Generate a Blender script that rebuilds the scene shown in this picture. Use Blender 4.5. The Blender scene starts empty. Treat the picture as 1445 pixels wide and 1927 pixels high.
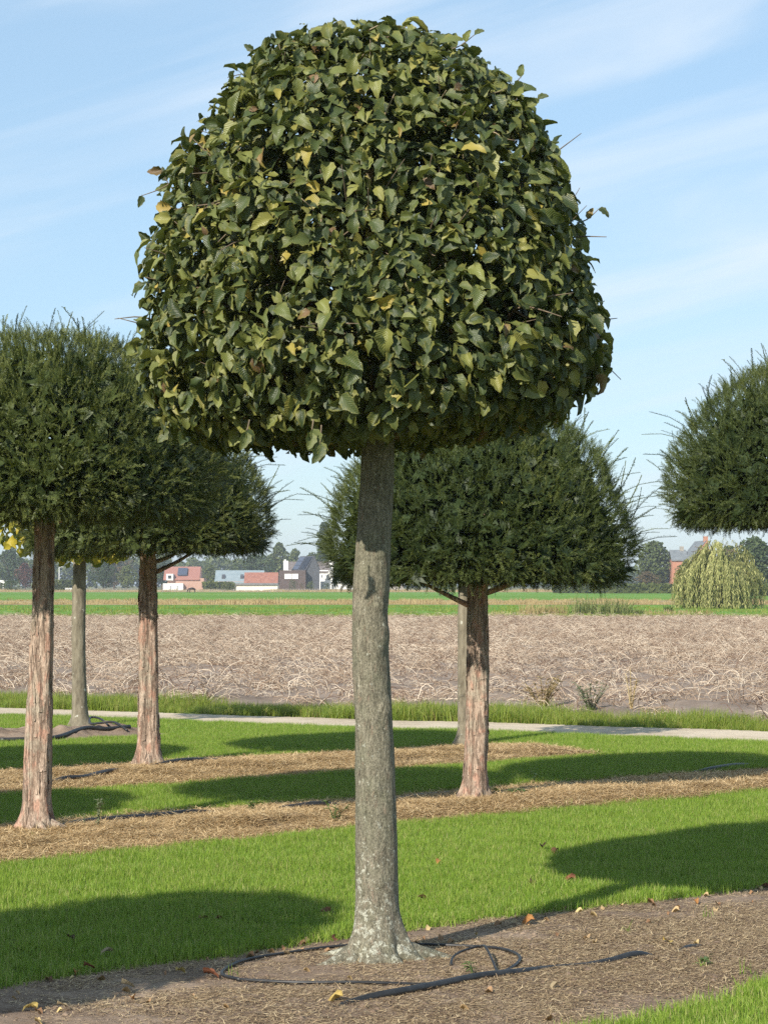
import bpy, math, random
import numpy as np
from mathutils import Vector, Matrix

R = math.radians
rng = np.random.default_rng(11)
random.seed(11)
S = bpy.context.scene
COL = S.collection

# ------------------------------------------------------------------ camera
FPX, HZ, CAMH = 4121.0, 1100.0, 1.6
cam = bpy.data.objects.new('camera', bpy.data.cameras.new('camera'))
COL.objects.link(cam)
cam.location = (0, 0, CAMH)
cam.rotation_euler = (R(90), 0, 0)
cam.data.sensor_fit = 'VERTICAL'
cam.data.sensor_height = 24.0
cam.data.lens = FPX / 1927 * 24
cam.data.shift_y = (HZ - 963.5) / 1927
cam.data.clip_start = 0.1
cam.data.clip_end = 20000
S.camera = cam

# ------------------------------------------------------------------ light
SUN_AZ, SUN_EL = R(32), R(33)      # azimuth measured from -Y towards -X
sdir = Vector((-math.sin(SUN_AZ) * math.cos(SUN_EL), -math.cos(SUN_AZ) * math.cos(SUN_EL), math.sin(SUN_EL)))
W = bpy.data.worlds.new('World')
S.world = W
W.use_nodes = True
wn, wl = W.node_tree.nodes, W.node_tree.links
wn.clear()
sky = wn.new('ShaderNodeTexSky')
sky.sky_type = 'NISHITA'
sky.sun_disc = False
sky.sun_elevation = SUN_EL
sky.sun_rotation = R(180) + SUN_AZ
sky.air_density = 1.0
sky.dust_density = 0.35
sky.ozone_density = 2.6
bg = wn.new('ShaderNodeBackground')
bg.inputs['Strength'].default_value = 0.118
wout = wn.new('ShaderNodeOutputWorld')
# thin cirrus: streaky noise on the sky direction
tc = wn.new('ShaderNodeTexCoord')
mp = wn.new('ShaderNodeMapping')
mp0 = wn.new('ShaderNodeMapping')
mp0.inputs['Rotation'].default_value = (0, R(15), 0)
mp.inputs['Scale'].default_value = (3.2, 2.0, 24.0)
mp.inputs['Location'].default_value = (0.7, 0.3, 0.35)
n1 = wn.new('ShaderNodeTexNoise')
n1.inputs['Scale'].default_value = 1.15
n1.inputs['Detail'].default_value = 6
n1.inputs['Roughness'].default_value = 0.5
n1.inputs['Distortion'].default_value = 0.5
r1 = wn.new('ShaderNodeMapRange')
r1.interpolation_type = 'SMOOTHSTEP'
r1.inputs['From Min'].default_value = 0.40
r1.inputs['From Max'].default_value = 0.82
r1.inputs['To Min'].default_value = 0.0
r1.inputs['To Max'].default_value = 0.85
mixc = wn.new('ShaderNodeMix')
mixc.data_type = 'RGBA'
mixc.inputs['B'].default_value = (4.9, 5.5, 6.2, 1)
wl.new(tc.outputs['Generated'], mp0.inputs['Vector'])
wl.new(mp0.outputs['Vector'], mp.inputs['Vector'])
wl.new(mp.outputs['Vector'], n1.inputs['Vector'])
wl.new(n1.outputs['Fac'], r1.inputs['Value'])
wl.new(r1.outputs['Result'], mixc.inputs['Factor'])
pale = wn.new('ShaderNodeMix')            # humid autumn air: evens the blue of the sky out
pale.data_type = 'RGBA'
pale.inputs['Factor'].default_value = 0.58
pale.inputs['B'].default_value = (2.65, 3.95, 5.1, 1)
wl.new(sky.outputs['Color'], pale.inputs['A'])
wl.new(pale.outputs['Result'], mixc.inputs['A'])
wl.new(mixc.outputs['Result'], bg.inputs['Color'])
wl.new(bg.outputs['Background'], wout.inputs['Surface'])

sl = bpy.data.lights.new('sun', 'SUN')
sl.energy = 4.8
sl.angle = R(0.53)
sl.color = (1.0, 0.93, 0.82)
sun = bpy.data.objects.new('sun', sl)
COL.objects.link(sun)
sun.rotation_euler = sdir.to_track_quat('Z', 'Y').to_euler()

S.view_settings.view_transform = 'Standard'
S.view_settings.look = 'None'
S.view_settings.exposure = 0.55
S.view_settings.gamma = 1.0
S.view_settings.use_curve_mapping = False
S.cycles.use_denoising = False
S.cycles.max_bounces = 8
S.cycles.transparent_max_bounces = 8


# ------------------------------------------------------------------ helpers
def tag(o, label=None, cat=None, group=None, kind=None):
    if label: o['label'] = label
    if cat: o['category'] = cat
    if group: o['group'] = group
    if kind: o['kind'] = kind
    return o


def G(px, py):                       # a point of the flat ground seen at photo pixel px, py
    return np.array([(px - 722.5) / (py - HZ) * CAMH, FPX * CAMH / (py - HZ), 0.0])


def at(px, Y):                       # world X of a photo column at distance Y
    return (px - 722.5) / FPX * Y


def zt(py, Y):                       # world height of a photo row at distance Y
    return CAMH - (py - HZ) / FPX * Y


def hash3(i, j, k, seed):
    h = (i.astype(np.int64) * 374761393 + j.astype(np.int64) * 668265263 + k.astype(np.int64) * 2147483647 + seed * 974711) & 0xFFFFFFFF
    h = ((h ^ (h >> 13)) * 1274126177) & 0xFFFFFFFF
    h = (h ^ (h >> 16)) & 0xFFFFFFFF
    h = (h * 2246822519) & 0xFFFFFFFF
    return ((h ^ (h >> 15)) & 0xFFFFFF) / float(0xFFFFFF)


def vn(P, scale=1.0, seed=0, octv=1):   # value noise, 0..1
    P = np.asarray(P, float) * scale
    tot, amp, norm = 0, 1.0, 0
    for o in range(octv):
        f = np.floor(P).astype(np.int64)
        t = P - f
        t = t * t * (3 - 2 * t)
        acc = 0
        for dx in (0, 1):
            for dy in (0, 1):
                for dz in (0, 1):
                    w = (t[:, 0] if dx else 1 - t[:, 0]) * (t[:, 1] if dy else 1 - t[:, 1]) * (t[:, 2] if dz else 1 - t[:, 2])
                    acc = acc + w * hash3(f[:, 0] + dx, f[:, 1] + dy, f[:, 2] + dz, seed + o * 17)
        tot = tot + acc * amp
        norm += amp
        amp *= 0.5
        P = P * 2.03
    return tot / norm


def vn2(x, y, scale=1.0, seed=0, octv=1):
    x = np.atleast_1d(np.asarray(x, float)); y = np.atleast_1d(np.asarray(y, float))
    x, y = np.broadcast_arrays(x, y)
    return vn(np.stack([x, y, np.zeros_like(x) + 0.37], 1), scale, seed, octv)


def unit(a):
    return a / np.maximum(np.linalg.norm(a, axis=-1, keepdims=True), 1e-9)


def npmesh(name, V, faces, mat=None, smooth=True, attrs=None):
    """faces: list of int arrays (n,3) or (n,4)"""
    V = np.asarray(V, np.float32)
    me = bpy.data.meshes.new(name)
    me.vertices.add(len(V))
    me.vertices.foreach_set('co', V.ravel())
    faces = [np.asarray(f, np.int32) for f in faces if len(f)]
    if faces:
        nl = sum(f.size for f in faces)
        nf = sum(len(f) for f in faces)
        me.loops.add(nl)
        me.loops.foreach_set('vertex_index', np.concatenate([f.ravel() for f in faces]))
        me.polygons.add(nf)
        ls, off = [], 0
        for f in faces:
            ls.append(off + np.arange(len(f)) * f.shape[1])
            off += f.size
        me.polygons.foreach_set('loop_start', np.concatenate(ls).astype(np.int32))
        me.polygons.foreach_set('use_smooth', np.full(nf, smooth))
    for an, av in (attrs or {}).items():
        av = np.asarray(av, np.float32)
        if av.ndim == 1:
            a = me.attributes.new(an, 'FLOAT', 'POINT')
            a.data.foreach_set('value', av)
        else:
            a = me.attributes.new(an, 'FLOAT_VECTOR', 'POINT')
            a.data.foreach_set('vector', av.ravel())
    me.update(calc_edges=True)
    me.validate()
    if mat: me.materials.append(mat)
    return me


def ob(name, me, parent=None):
    o = bpy.data.objects.new(name, me)
    COL.objects.link(o)
    if parent: o.parent = parent
    return o


def thing(name, label, cat, loc=(0, 0, 0), rz=0.0, group=None):
    o = bpy.data.objects.new(name, None)
    COL.objects.link(o)
    o.location = loc
    o.rotation_euler = (0, 0, rz)
    o.empty_display_size = 0.2
    return tag(o, label, cat, group)


class MB:                             # collects shapes into one mesh
    def __init__(s):
        s.V, s.F3, s.F4, s.n, s.A = [], [], [], 0, []

    def add(s, V, F, rnd=0.0):
        V = np.asarray(V, float)
        F = np.asarray(F, int)
        (s.F3 if F.shape[1] == 3 else s.F4).append(F + s.n)
        s.V.append(V)
        s.A.append(np.full(len(V), rnd) if np.isscalar(rnd) else rnd)
        s.n += len(V)
        return s

    def box(s, x0, x1, y0, y1, z0, z1):
        V = [(x0, y0, z0), (x1, y0, z0), (x1, y1, z0), (x0, y1, z0), (x0, y0, z1), (x1, y0, z1), (x1, y1, z1), (x0, y1, z1)]
        F = [(3, 2, 1, 0), (4, 5, 6, 7), (0, 1, 5, 4), (1, 2, 6, 5), (2, 3, 7, 6), (3, 0, 4, 7)]
        return s.add(V, F)

    def tube(s, P, r, n=6, rnd=0.0, cap=True):
        V, F, F3 = tube(P, r, n, cap)
        base = s.n
        s.add(V, F, rnd)
        if cap: s.F3.append(F3 + base)
        return s

    def build(s, name, mat, parent=None, smooth=False):
        V = np.concatenate(s.V)
        fs = []
        if s.F3: fs.append(np.concatenate(s.F3))
        if s.F4: fs.append(np.concatenate(s.F4))
        return ob(name, npmesh(name, V, fs, mat, smooth, {'rnd': np.concatenate(s.A)}), parent)


def tube(P, r, n=6, cap=True):
    P = np.asarray(P, float)
    m = len(P)
    r = np.broadcast_to(np.asarray(r, float), (m,))
    T = unit(np.gradient(P, axis=0))
    ref = np.array([0, 0, 1.0]) if abs(T[0][2]) < 0.9 else np.array([1.0, 0, 0])
    N = np.zeros_like(P)
    c = unit(np.cross(T[0], ref))
    for i in range(m):
        c = c - T[i] * np.dot(c, T[i])
        c = c / max(np.linalg.norm(c), 1e-9)
        N[i] = c
    B = np.cross(T, N)
    th = np.arange(n) * 2 * np.pi / n
    V = (P[:, None] + (N[:, None] * np.cos(th)[None, :, None] + B[:, None] * np.sin(th)[None, :, None]) * r[:, None, None]).reshape(-1, 3)
    i, j = np.meshgrid(np.arange(m - 1), np.arange(n), indexing='ij')
    a = (i * n + j).ravel(); b = (i * n + (j + 1) % n).ravel()
    F = np.stack([a, b, b + n, a + n], 1)
    F3 = np.array([(0, k + 1, k) for k in range(1, n - 1)] + [((m - 1) * n, (m - 1) * n + k, (m - 1) * n + k + 1) for k in range(1, n - 1)])
    return V, F, F3


def smooth_path(pts, k=6):            # Catmull-Rom
    P = np.asarray(pts, float)
    P = np.vstack([2 * P[0] - P[1], P, 2 * P[-1] - P[-2]])
    out = []
    for i in range(1, len(P) - 2):
        for t in np.linspace(0, 1, k, endpoint=False):
            a, b, c, d = P[i - 1], P[i], P[i + 1], P[i + 2]
            out.append(0.5 * ((2 * b) + (-a + c) * t + (2 * a - 5 * b + 4 * c - d) * t ** 2 + (-a + 3 * b - 3 * c + d) * t ** 3))
    out.append(P[-2])
    return np.array(out)


def scatter(T, pos, t, n, sc):
    """copies of template T=(V,F3,F4,lu): y axis along t, z along n. returns V, faces, lu"""
    V, F3, F4, lu = T
    t = unit(t)
    b = unit(np.cross(t, n))
    nn = np.cross(b, t)
    sc = np.asarray(sc)
    if sc.ndim == 1: sc = np.stack([sc, sc, sc], 1)
    M = np.stack([b * sc[:, :1], t * sc[:, 1:2], nn * sc[:, 2:3]], 2)    # (m,3,3)
    out = np.einsum('mij,kj->mki', M, V) + pos[:, None, :]
    m, k = len(pos), len(V)
    off = (np.arange(m) * k)[:, None, None]
    f = []
    f3 = (F3[None] + off).reshape(-1, 3) if len(F3) else np.zeros((0, 3), int)
    f4 = (F4[None] + off).reshape(-1, 4) if len(F4) else np.zeros((0, 4), int)
    return out.reshape(-1, 3), f3, f4, np.tile(lu, (m, 1))


def join(parts):
    Vs, f3, f4, lus, n = [], [], [], [], 0
    for V, a, b, lu in parts:
        Vs.append(V); lus.append(lu)
        f3.append(a + n); f4.append(b + n)
        n += len(V)
    return np.concatenate(Vs), np.concatenate(f3), np.concatenate(f4), np.concatenate(lus)


# ------------------------------------------------------------------ materials
class NT:
    def __init__(s, name):
        s.m = bpy.data.materials.new(name)
        s.m.use_nodes = True
        s.t = s.m.node_tree
        s.t.nodes.clear()
        s.out = s.n('OutputMaterial')

    def n(s, kind, **kw):
        nd = s.t.nodes.new('ShaderNode' + kind)
        for k, v in kw.items():
            if hasattr(nd, k): setattr(nd, k, v)
            else: nd.inputs[k.replace('_', ' ')].default_value = v
        return nd

    def l(s, a, b):
        s.t.links.new(a, b)

    def obj(s, sc=(1, 1, 1)):
        c = s.n('TexCoord'); m = s.n('Mapping')
        m.inputs['Scale'].default_value = sc
        s.l(c.outputs['Object'], m.inputs['Vector'])
        return m.outputs['Vector']

    def pos(s, sc=(1, 1, 1)):
        c = s.n('NewGeometry'); m = s.n('Mapping')
        m.inputs['Scale'].default_value = sc
        s.l(c.outputs['Position'], m.inputs['Vector'])
        return m.outputs['Vector']

    def noise(s, vec, scale, detail=4, rough=0.55, dist=0.0):
        n = s.n('TexNoise')
        n.inputs['Scale'].default_value = scale
        n.inputs['Detail'].default_value = detail
        n.inputs['Roughness'].default_value = rough
        n.inputs['Distortion'].default_value = dist
        if vec: s.l(vec, n.inputs['Vector'])
        return n.outputs['Fac']

    def ramp(s, fac, stops, interp='LINEAR'):
        r = s.n('ValToRGB')
        r.color_ramp.interpolation = interp
        e = r.color_ramp.elements
        while len(e) < len(stops): e.new(0.5)
        for k, (p, c) in zip(e, stops):
            k.position = p
            k.color = (*c, 1) if len(c) == 3 else c
        s.l(fac, r.inputs['Fac'])
        return r.outputs['Color']

    def rng(s, fac, a, b, c=0.0, d=1.0):
        r = s.n('MapRange')
        for k, v in zip(('From Min', 'From Max', 'To Min', 'To Max'), (a, b, c, d)): r.inputs[k].default_value = v
        s.l(fac, r.inputs['Value'])
        return r.outputs['Result']

    def mix(s, fac, a, b, blend='MIX'):
        m = s.n('Mix', data_type='RGBA', blend_type=blend)
        for src, nm in ((fac, 'Factor'), (a, 'A'), (b, 'B')):
            if isinstance(src, (float, int)): m.inputs[nm].default_value = src
            elif isinstance(src, tuple): m.inputs[nm].default_value = (*src, 1) if len(src) == 3 else src
            else: s.l(src, m.inputs[nm])
        return m.outputs['Result']

    def math(s, op, a, b=None):
        m = s.n('Math', operation=op)
        for k, v in enumerate((a, b)):
            if v is None: continue
            if isinstance(v, (float, int)): m.inputs[k].default_value = v
            else: s.l(v, m.inputs[k])
        return m.outputs[0]

    def attr(s, name, typ='GEOMETRY', out='Fac'):
        a = s.n('Attribute', attribute_type=typ, attribute_name=name)
        return a.outputs[out]

    def rnd(s):
        """random number of a copy: mesh attribute + object + instance"""
        oi = s.n('ObjectInfo')
        a = s.math('ADD', s.attr('rnd'), oi.outputs['Random'])
        a = s.math('ADD', a, s.attr('irnd', 'INSTANCER'))
        return s.math('FRACT', a)

    def bump(s, h, strength=0.5, dist=0.01):
        b = s.n('Bump')
        b.inputs['Strength'].default_value = strength
        b.inputs['Distance'].default_value = dist
        s.l(h, b.inputs['Height'])
        return b.outputs['Normal']

    def fin(s, col, rough=0.8, normal=None, spec=0.3, metal=0.0, trans=None, tfac=0.3):
        p = s.n('BsdfPrincipled')
        if isinstance(col, tuple): p.inputs['Base Color'].default_value = (*col, 1)
        else: s.l(col, p.inputs['Base Color'])
        if isinstance(rough, (float, int)): p.inputs['Roughness'].default_value = rough
        else: s.l(rough, p.inputs['Roughness'])
        p.inputs['Specular IOR Level'].default_value = spec
        p.inputs['Metallic'].default_value = metal
        if normal: s.l(normal, p.inputs['Normal'])
        if trans is not None:
            t = s.n('BsdfTranslucent')
            if isinstance(trans, tuple): t.inputs['Color'].default_value = (*trans, 1)
            else: s.l(trans, t.inputs['Color'])
            mx = s.n('MixShader')
            mx.inputs[0].default_value = tfac
            s.l(p.outputs[0], mx.inputs[1]); s.l(t.outputs[0], mx.inputs[2])
            s.l(mx.outputs[0], s.out.inputs['Surface'])
        else:
            s.l(p.outputs[0], s.out.inputs['Surface'])
        return s.m


def simple(name, c1, c2=None, scale=3.0, rough=0.8, spec=0.3, bump=0.0, bscale=None, stretch=(1, 1, 1), metal=0.0):
    t = NT(name)
    v = t.obj(stretch)
    f = t.noise(v, scale, 5)
    col = t.ramp(f, [(0.3, c1), (0.7, c2 or c1)])
    nb = t.bump(t.noise(v, bscale or scale * 4, 5), bump, 0.02) if bump else None
    return t.fin(col, rough, nb, spec, metal)


def m_leaf(name, stops, tfac=0.25, rough=0.45, spec=0.35, veins=True, patch=None):
    t = NT(name)
    col = t.ramp(t.rnd(), stops)
    lu = t.attr('lu', out='Vector')
    sx = t.n('SeparateXYZ'); t.l(lu, sx.inputs[0])
    nb = None
    if veins:
        au = t.math('ABSOLUTE', sx.outputs['X'])
        ph = t.math('SUBTRACT', t.math('MULTIPLY', sx.outputs['Y'], 66.0), t.math('MULTIPLY', au, 22.0))
        w = t.math('SINE', ph)
        mid = t.math('LESS_THAN', au, 0.05)
        h = t.math('ADD', w, t.math('MULTIPLY', mid, 1.0))
        nb = t.bump(h, 0.5, 0.0008)
        col = t.mix(t.rng(w, 0.4, 1.0, 0, 0.22), col, (0.24, 0.27, 0.11))
        if patch:
            pn = t.noise(t.obj(), 14.0, 3)
            edge = t.math('ADD', t.math('MULTIPLY', au, 0.25), pn)
            col = t.mix(t.rng(edge, 0.66, 0.86, 0, 0.75), col, patch)
    tr = t.mix(0.5, col, (0.30, 0.36, 0.05), 'MIX')
    return t.fin(col, rough, nb, spec, trans=tr, tfac=tfac)


HB = m_leaf('hornbeam_leaf', [(0.0, (0.020, 0.036, 0.012)), (0.34, (0.044, 0.066, 0.021)), (0.63, (0.094, 0.116, 0.032)), (0.88, (0.185, 0.20, 0.053)),
                              (0.965, (0.25, 0.235, 0.06)), (0.985, (0.40, 0.30, 0.06)), (0.991, (0.20, 0.12, 0.06)), (1.0, (0.12, 0.065, 0.035))],
            0.15, 0.42, 0.38, True, (0.19, 0.18, 0.04))
YN = m_leaf('yew_needles', [(0.0, (0.016, 0.029, 0.012)), (0.40, (0.038, 0.058, 0.018)), (0.75, (0.082, 0.105, 0.027)), (1.0, (0.135, 0.152, 0.038))], 0.15, 0.5, 0.3, False)
YM = m_leaf('maple_leaf', [(0.0, (0.10, 0.13, 0.02)), (0.5, (0.26, 0.24, 0.03)), (1.0, (0.46, 0.36, 0.04))], 0.35, 0.5, 0.3, False)
GR = m_leaf('grass_blade', [(0.0, (0.115, 0.205, 0.022)), (0.5, (0.195, 0.315, 0.034)), (0.85, (0.285, 0.375, 0.060)), (1.0, (0.46, 0.42, 0.18))], 0.30, 0.45, 0.3, False)
VG = m_leaf('verge_blade', [(0.0, (0.10, 0.165, 0.02)), (0.5, (0.20, 0.27, 0.034)), (0.85, (0.29, 0.32, 0.065)), (1.0, (0.32, 0.26, 0.10))], 0.3, 0.5, 0.3, False)
STRAW = m_leaf('dry_straw', [(0.0, (0.16, 0.10, 0.05)), (0.25, (0.36, 0.235, 0.115)), (0.6, (0.58, 0.405, 0.205)), (1.0, (0.78, 0.60, 0.35))], 0.1, 0.75, 0.15, False)
CHAFF = m_leaf('soil_chaff', [(0.0, (0.10, 0.06, 0.04)), (0.35, (0.26, 0.18, 0.11)), (0.75, (0.45, 0.33, 0.19)), (1.0, (0.62, 0.49, 0.30))], 0.05, 0.8, 0.15, False)
HAULM = m_leaf('dead_haulm', [(0.0, (0.13, 0.07, 0.048)), (0.25, (0.27, 0.19, 0.13)), (0.6, (0.43, 0.33, 0.24)), (1.0, (0.74, 0.63, 0.49))], 0.0, 0.7, 0.2, False)
DRYG = m_leaf('dry_grass', [(0.0, (0.22, 0.15, 0.07)), (0.5, (0.40, 0.30, 0.15)), (1.0, (0.54, 0.43, 0.24))], 0.2, 0.8, 0.1, False)
DEAD = m_leaf('fallen_leaf', [(0.0, (0.08, 0.04, 0.025)), (0.4, (0.20, 0.10, 0.05)), (0.7, (0.34, 0.17, 0.07)), (0.9, (0.45, 0.33, 0.12)), (1.0, (0.5, 0.38, 0.15))], 0.1, 0.7, 0.2, True)
WEED = m_leaf('weed_leaf', [(0.0, (0.06, 0.10, 0.03)), (1.0, (0.13, 0.19, 0.06))], 0.25, 0.5, 0.3, False)
WEEDG = m_leaf('grey_weed_leaf', [(0.0, (0.14, 0.165, 0.095)), (1.0, (0.24, 0.265, 0.16))], 0.2, 0.6, 0.2, False)


def far_leaf(name, a, b):
    return m_leaf(name, [(0.0, tuple(x * 0.7 for x in a)), (0.5, a), (1.0, b)], 0.2, 0.7, 0.1, False)


FL = {
    'dark': far_leaf('dark_crown', (0.048, 0.072, 0.030), (0.085, 0.110, 0.044)),
    'mid': far_leaf('mid_crown', (0.085, 0.110, 0.036), (0.145, 0.165, 0.058)),
    'light': far_leaf('light_crown', (0.10, 0.115, 0.036), (0.17, 0.175, 0.06)),
    'red': far_leaf('red_crown', (0.10, 0.042, 0.036), (0.16, 0.075, 0.05)),
    'brown': far_leaf('brown_crown', (0.12, 0.085, 0.05), (0.18, 0.135, 0.075)),
    'willow': far_leaf('willow_crown', (0.24, 0.25, 0.09), (0.43, 0.41, 0.175)),
    'hedge': far_leaf('hedge_crown', (0.085, 0.105, 0.028), (0.14, 0.15, 0.045)),
}


def m_bark_hornbeam():
    t = NT('hornbeam_bark')
    v = t.obj((1, 1, 0.26)); v0 = t.obj()
    streak = t.noise(v, 62, 6, 0.68, 0.5)
    fine = t.noise(t.obj((1, 1, 0.5)), 190, 3, 0.7)
    blot = t.noise(v0, 9, 4)
    col = t.ramp(streak, [(0.30, (0.085, 0.074, 0.056)), (0.43, (0.195, 0.178, 0.126)), (0.57, (0.285, 0.260, 0.190)), (0.72, (0.42, 0.375, 0.285))])
    red = t.noise(t.obj((1, 1, 0.28)), 60, 3, 0.5)
    col = t.mix(t.rng(red, 0.60, 0.70, 0, 0.5), col, (0.33, 0.215, 0.155))
    col = t.mix(t.rng(blot, 0.45, 0.7, 0, 0.45), col, (0.19, 0.20, 0.125))
    lich = t.noise(v0, 34, 5, 0.7)
    sz = t.n('SeparateXYZ'); t.l(v0, sz.inputs[0])
    low = t.rng(sz.outputs['Z'], 0.02, 0.85, 0.115, 0.0)
    lm = t.math('ADD', lich, low)
    col = t.mix(t.rng(lm, 0.63, 0.67, 0, 0.9), col, (0.52, 0.52, 0.42))
    col = t.mix(t.rng(fine, 0.40, 0.56, 0.62, 0.0), col, (0.055, 0.05, 0.038))
    h = t.math('ADD', t.math('MULTIPLY', streak, 1.0), t.math('MULTIPLY', fine, 0.5))
    return t.fin(col, 0.85, t.bump(h, 1.0, 0.012), 0.2)


def m_bark_yew():
    t = NT('yew_bark')
    v = t.obj((1, 1, 0.22)); v0 = t.obj()
    a = t.noise(v, 26, 6, 0.6, 0.6)
    fl = t.noise(t.obj((1, 1, 0.4)), 20, 3, 0.5, 0.3)
    col = t.ramp(a, [(0.26, (0.16, 0.115, 0.085)), (0.40, (0.34, 0.25, 0.185)), (0.58, (0.47, 0.36, 0.275)), (0.78, (0.57, 0.46, 0.365))])
    col = t.mix(t.rng(fl, 0.535, 0.60, 0, 0.6), col, (0.45, 0.235, 0.165))
    gr = t.noise(v0, 6, 4)
    col = t.mix(t.rng(gr, 0.50, 0.62, 0, 0.6), col, (0.36, 0.335, 0.255))
    fis = t.noise(t.obj((1, 1, 0.10)), 44, 5, 0.6, 0.5)
    crack = t.rng(fis, 0.36, 0.50, 0, 1)
    col = t.mix(t.rng(crack, 0, 1, 0.62, 0), col, (0.10, 0.062, 0.046))
    fy = t.noise(t.obj((1, 1, 0.35)), 120, 4, 0.65)
    col = t.mix(t.rng(fy, 0.40, 0.56, 0.5, 0.0), col, (0.11, 0.07, 0.05))
    h = t.math('ADD', t.math('ADD', t.math('MULTIPLY', crack, 0.7), a), t.math('MULTIPLY', fy, 0.4))
    return t.fin(col, 0.85, t.bump(h, 0.9, 0.012), 0.2)


def m_bark_grey():
    t = NT('grey_bark')
    a = t.noise(t.obj((1, 1, 0.3)), 24, 6, 0.6)
    col = t.ramp(a, [(0.3, (0.10, 0.085, 0.06)), (0.55, (0.20, 0.175, 0.125)), (0.8, (0.30, 0.27, 0.2))])
    l = t.noise(t.obj(), 13, 3)
    col = t.mix(t.rng(l, 0.66, 0.70, 0, 0.9), col, (0.46, 0.45, 0.38))
    return t.fin(col, 0.85, t.bump(a, 0.7, 0.01), 0.2)


BH, BY, BG_ = m_bark_hornbeam(), m_bark_yew(), m_bark_grey()
TWIG = simple('twig_bark', (0.10, 0.075, 0.05), (0.19, 0.145, 0.095), 30, 0.8)
TWIGP = simple('pale_twig', (0.24, 0.18, 0.11), (0.38, 0.31, 0.2), 30, 0.8)
FARW = simple('far_trunk', (0.09, 0.07, 0.05), (0.14, 0.11, 0.08), 4, 0.9)
LICHEN = simple('lichen', (0.48, 0.49, 0.42), (0.62, 0.62, 0.55), 60, 0.9, bump=0.5)
HOSE = simple('black_hose', (0.011, 0.011, 0.012), (0.03, 0.03, 0.03), 22, 0.42, 0.45)


def m_soil(name, c1, c2, c3, s=9.0):
    t = NT(name)
    v = t.pos()
    a = t.noise(v, s, 8, 0.62); b = t.noise(v, s * 14, 5, 0.65); c = t.noise(v, s * 0.16, 3)
    col = t.ramp(a, [(0.3, c1), (0.5, c2), (0.72, c3)])
    col = t.mix(t.rng(b, 0.42, 0.62, 0.55, 0.0), col, tuple(x * 0.55 for x in c1))
    col = t.mix(t.rng(c, 0.42, 0.62, 0, 0.6), col, c3)
    col = t.mix(t.rng(t.noise(v, s * 0.4, 4), 0.5, 0.66, 0, 0.4), col, c1)
    h = t.math('ADD', a, t.math('MULTIPLY', b, 0.35))
    return t.fin(col, 0.95, t.bump(h, 0.8, 0.03), 0.1)


SOIL = m_soil('bare_soil', (0.150, 0.103, 0.072), (0.270, 0.195, 0.142), (0.37, 0.28, 0.205))
MULCH = m_soil('straw_mulch', (0.15, 0.10, 0.062), (0.29, 0.20, 0.115), (0.43, 0.31, 0.18), 14)
FIELD = m_soil('field_soil', (0.175, 0.133, 0.104), (0.25, 0.195, 0.155), (0.32, 0.255, 0.205), 2.2)
PATH = m_soil('sandy_path', (0.42, 0.335, 0.235), (0.54, 0.445, 0.325), (0.62, 0.525, 0.40), 4)
LAWN = m_soil('lawn_thatch', (0.075, 0.115, 0.022), (0.11, 0.155, 0.028), (0.14, 0.18, 0.04), 6)
PAST = m_soil('pasture_grass', (0.10, 0.21, 0.022), (0.135, 0.265, 0.030), (0.165, 0.285, 0.045), 0.12)
DRYP = m_soil('dry_pasture', (0.26, 0.21, 0.10), (0.36, 0.28, 0.145), (0.43, 0.345, 0.19), 0.25)
EARTH = m_soil('open_land', (0.12, 0.12, 0.05), (0.17, 0.17, 0.07), (0.22, 0.2, 0.1), 0.05)


# ------------------------------------------------------------------ rows of the nursery (u along, v across)
UX, UY = 0.811, 0.585


def uv_of(x, y):
    return x * UX + y * UY, -x * UY + y * UX


def edge_noise(u, seed, amp):
    return (vn2(u, u * 0, 0.9, seed, 3) - 0.5) * 2 * amp


def beds(x, y):
    """0 lawn, 1..4 planting beds, 5 path, 6 verge, 7 field"""
    x = np.asarray(x, float); y = np.asarray(y, float)
    u, v = uv_of(x, y)
    k = np.zeros(len(x), int)
    e = lambda s, a=0.16: edge_noise(u, s, a)
    slope = 0.10 * (u - 6)
    k[(v > 5.93 + 0.21 * (u - 5.3) + e(1, .10)) & (v < 7.98 + 0.07 * (u - 5) + e(2, .13))] = 1
    k[(v > 11.28 + slope + e(3)) & (v < 13.12 + 0.04 * (u - 6) + e(4)) & (u < 22)] = 2
    k[(v > 14.95 + 0.05 * (u - 8) + e(5)) & (v < 16.95 + e(6)) & (u < 13.7 + e(9, .4))] = 3
    k[(v > 19.95 + e(7)) & (v < 21.6 + e(8)) & (u < 11.7 + edge_noise(v, 10, .3))] = 4
    w = (vn2(x, y * 0, 0.8, 31, 2) - 0.5)
    k[y > 24.0 - 0.56 * x + w * 0.25] = 5
    k[y > 25.75 - 0.50 * x + w * 0.4] = 6
    k[y > 27.35 - 0.55 * x + w * 0.7] = 7
    k[y > 104] = 8
    return k


def bed_height(x, y, kind):
    u, v = uv_of(x, y)
    if kind == 1:
        c, hw, a = 7.05, 1.0, 0.022
    elif kind == 2:
        c, hw, a = 12.2, 0.95, 0.032
    elif kind == 3:
        c, hw, a = 15.95, 1.0, 0.035
    else:
        c, hw, a = 20.8, 0.9, 0.06
    prof = np.clip(1 - np.abs(v - c) / (hw * 1.15), 0, 1) ** (0.6 if kind == 1 else 1.0)
    P = np.stack([x, y, 0 * x], 1)
    if kind == 1:
        n = vn(P, 2.2, 41, 3) * 0.6 + vn(P, 14, 42, 3) * 0.30
        return prof * (0.008 + a * (vn(P, 2.2, 41, 3) * 0.8 + vn(P, 12, 42, 4) * 0.75) * 1.2)
    n = vn(P, 1.3, 43, 3) * 0.4 + (vn(P, 5, 44, 3) - 0.2) * 1.3
    return prof * (0.004 + a * np.maximum(n, 0) * 2.1)


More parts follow.
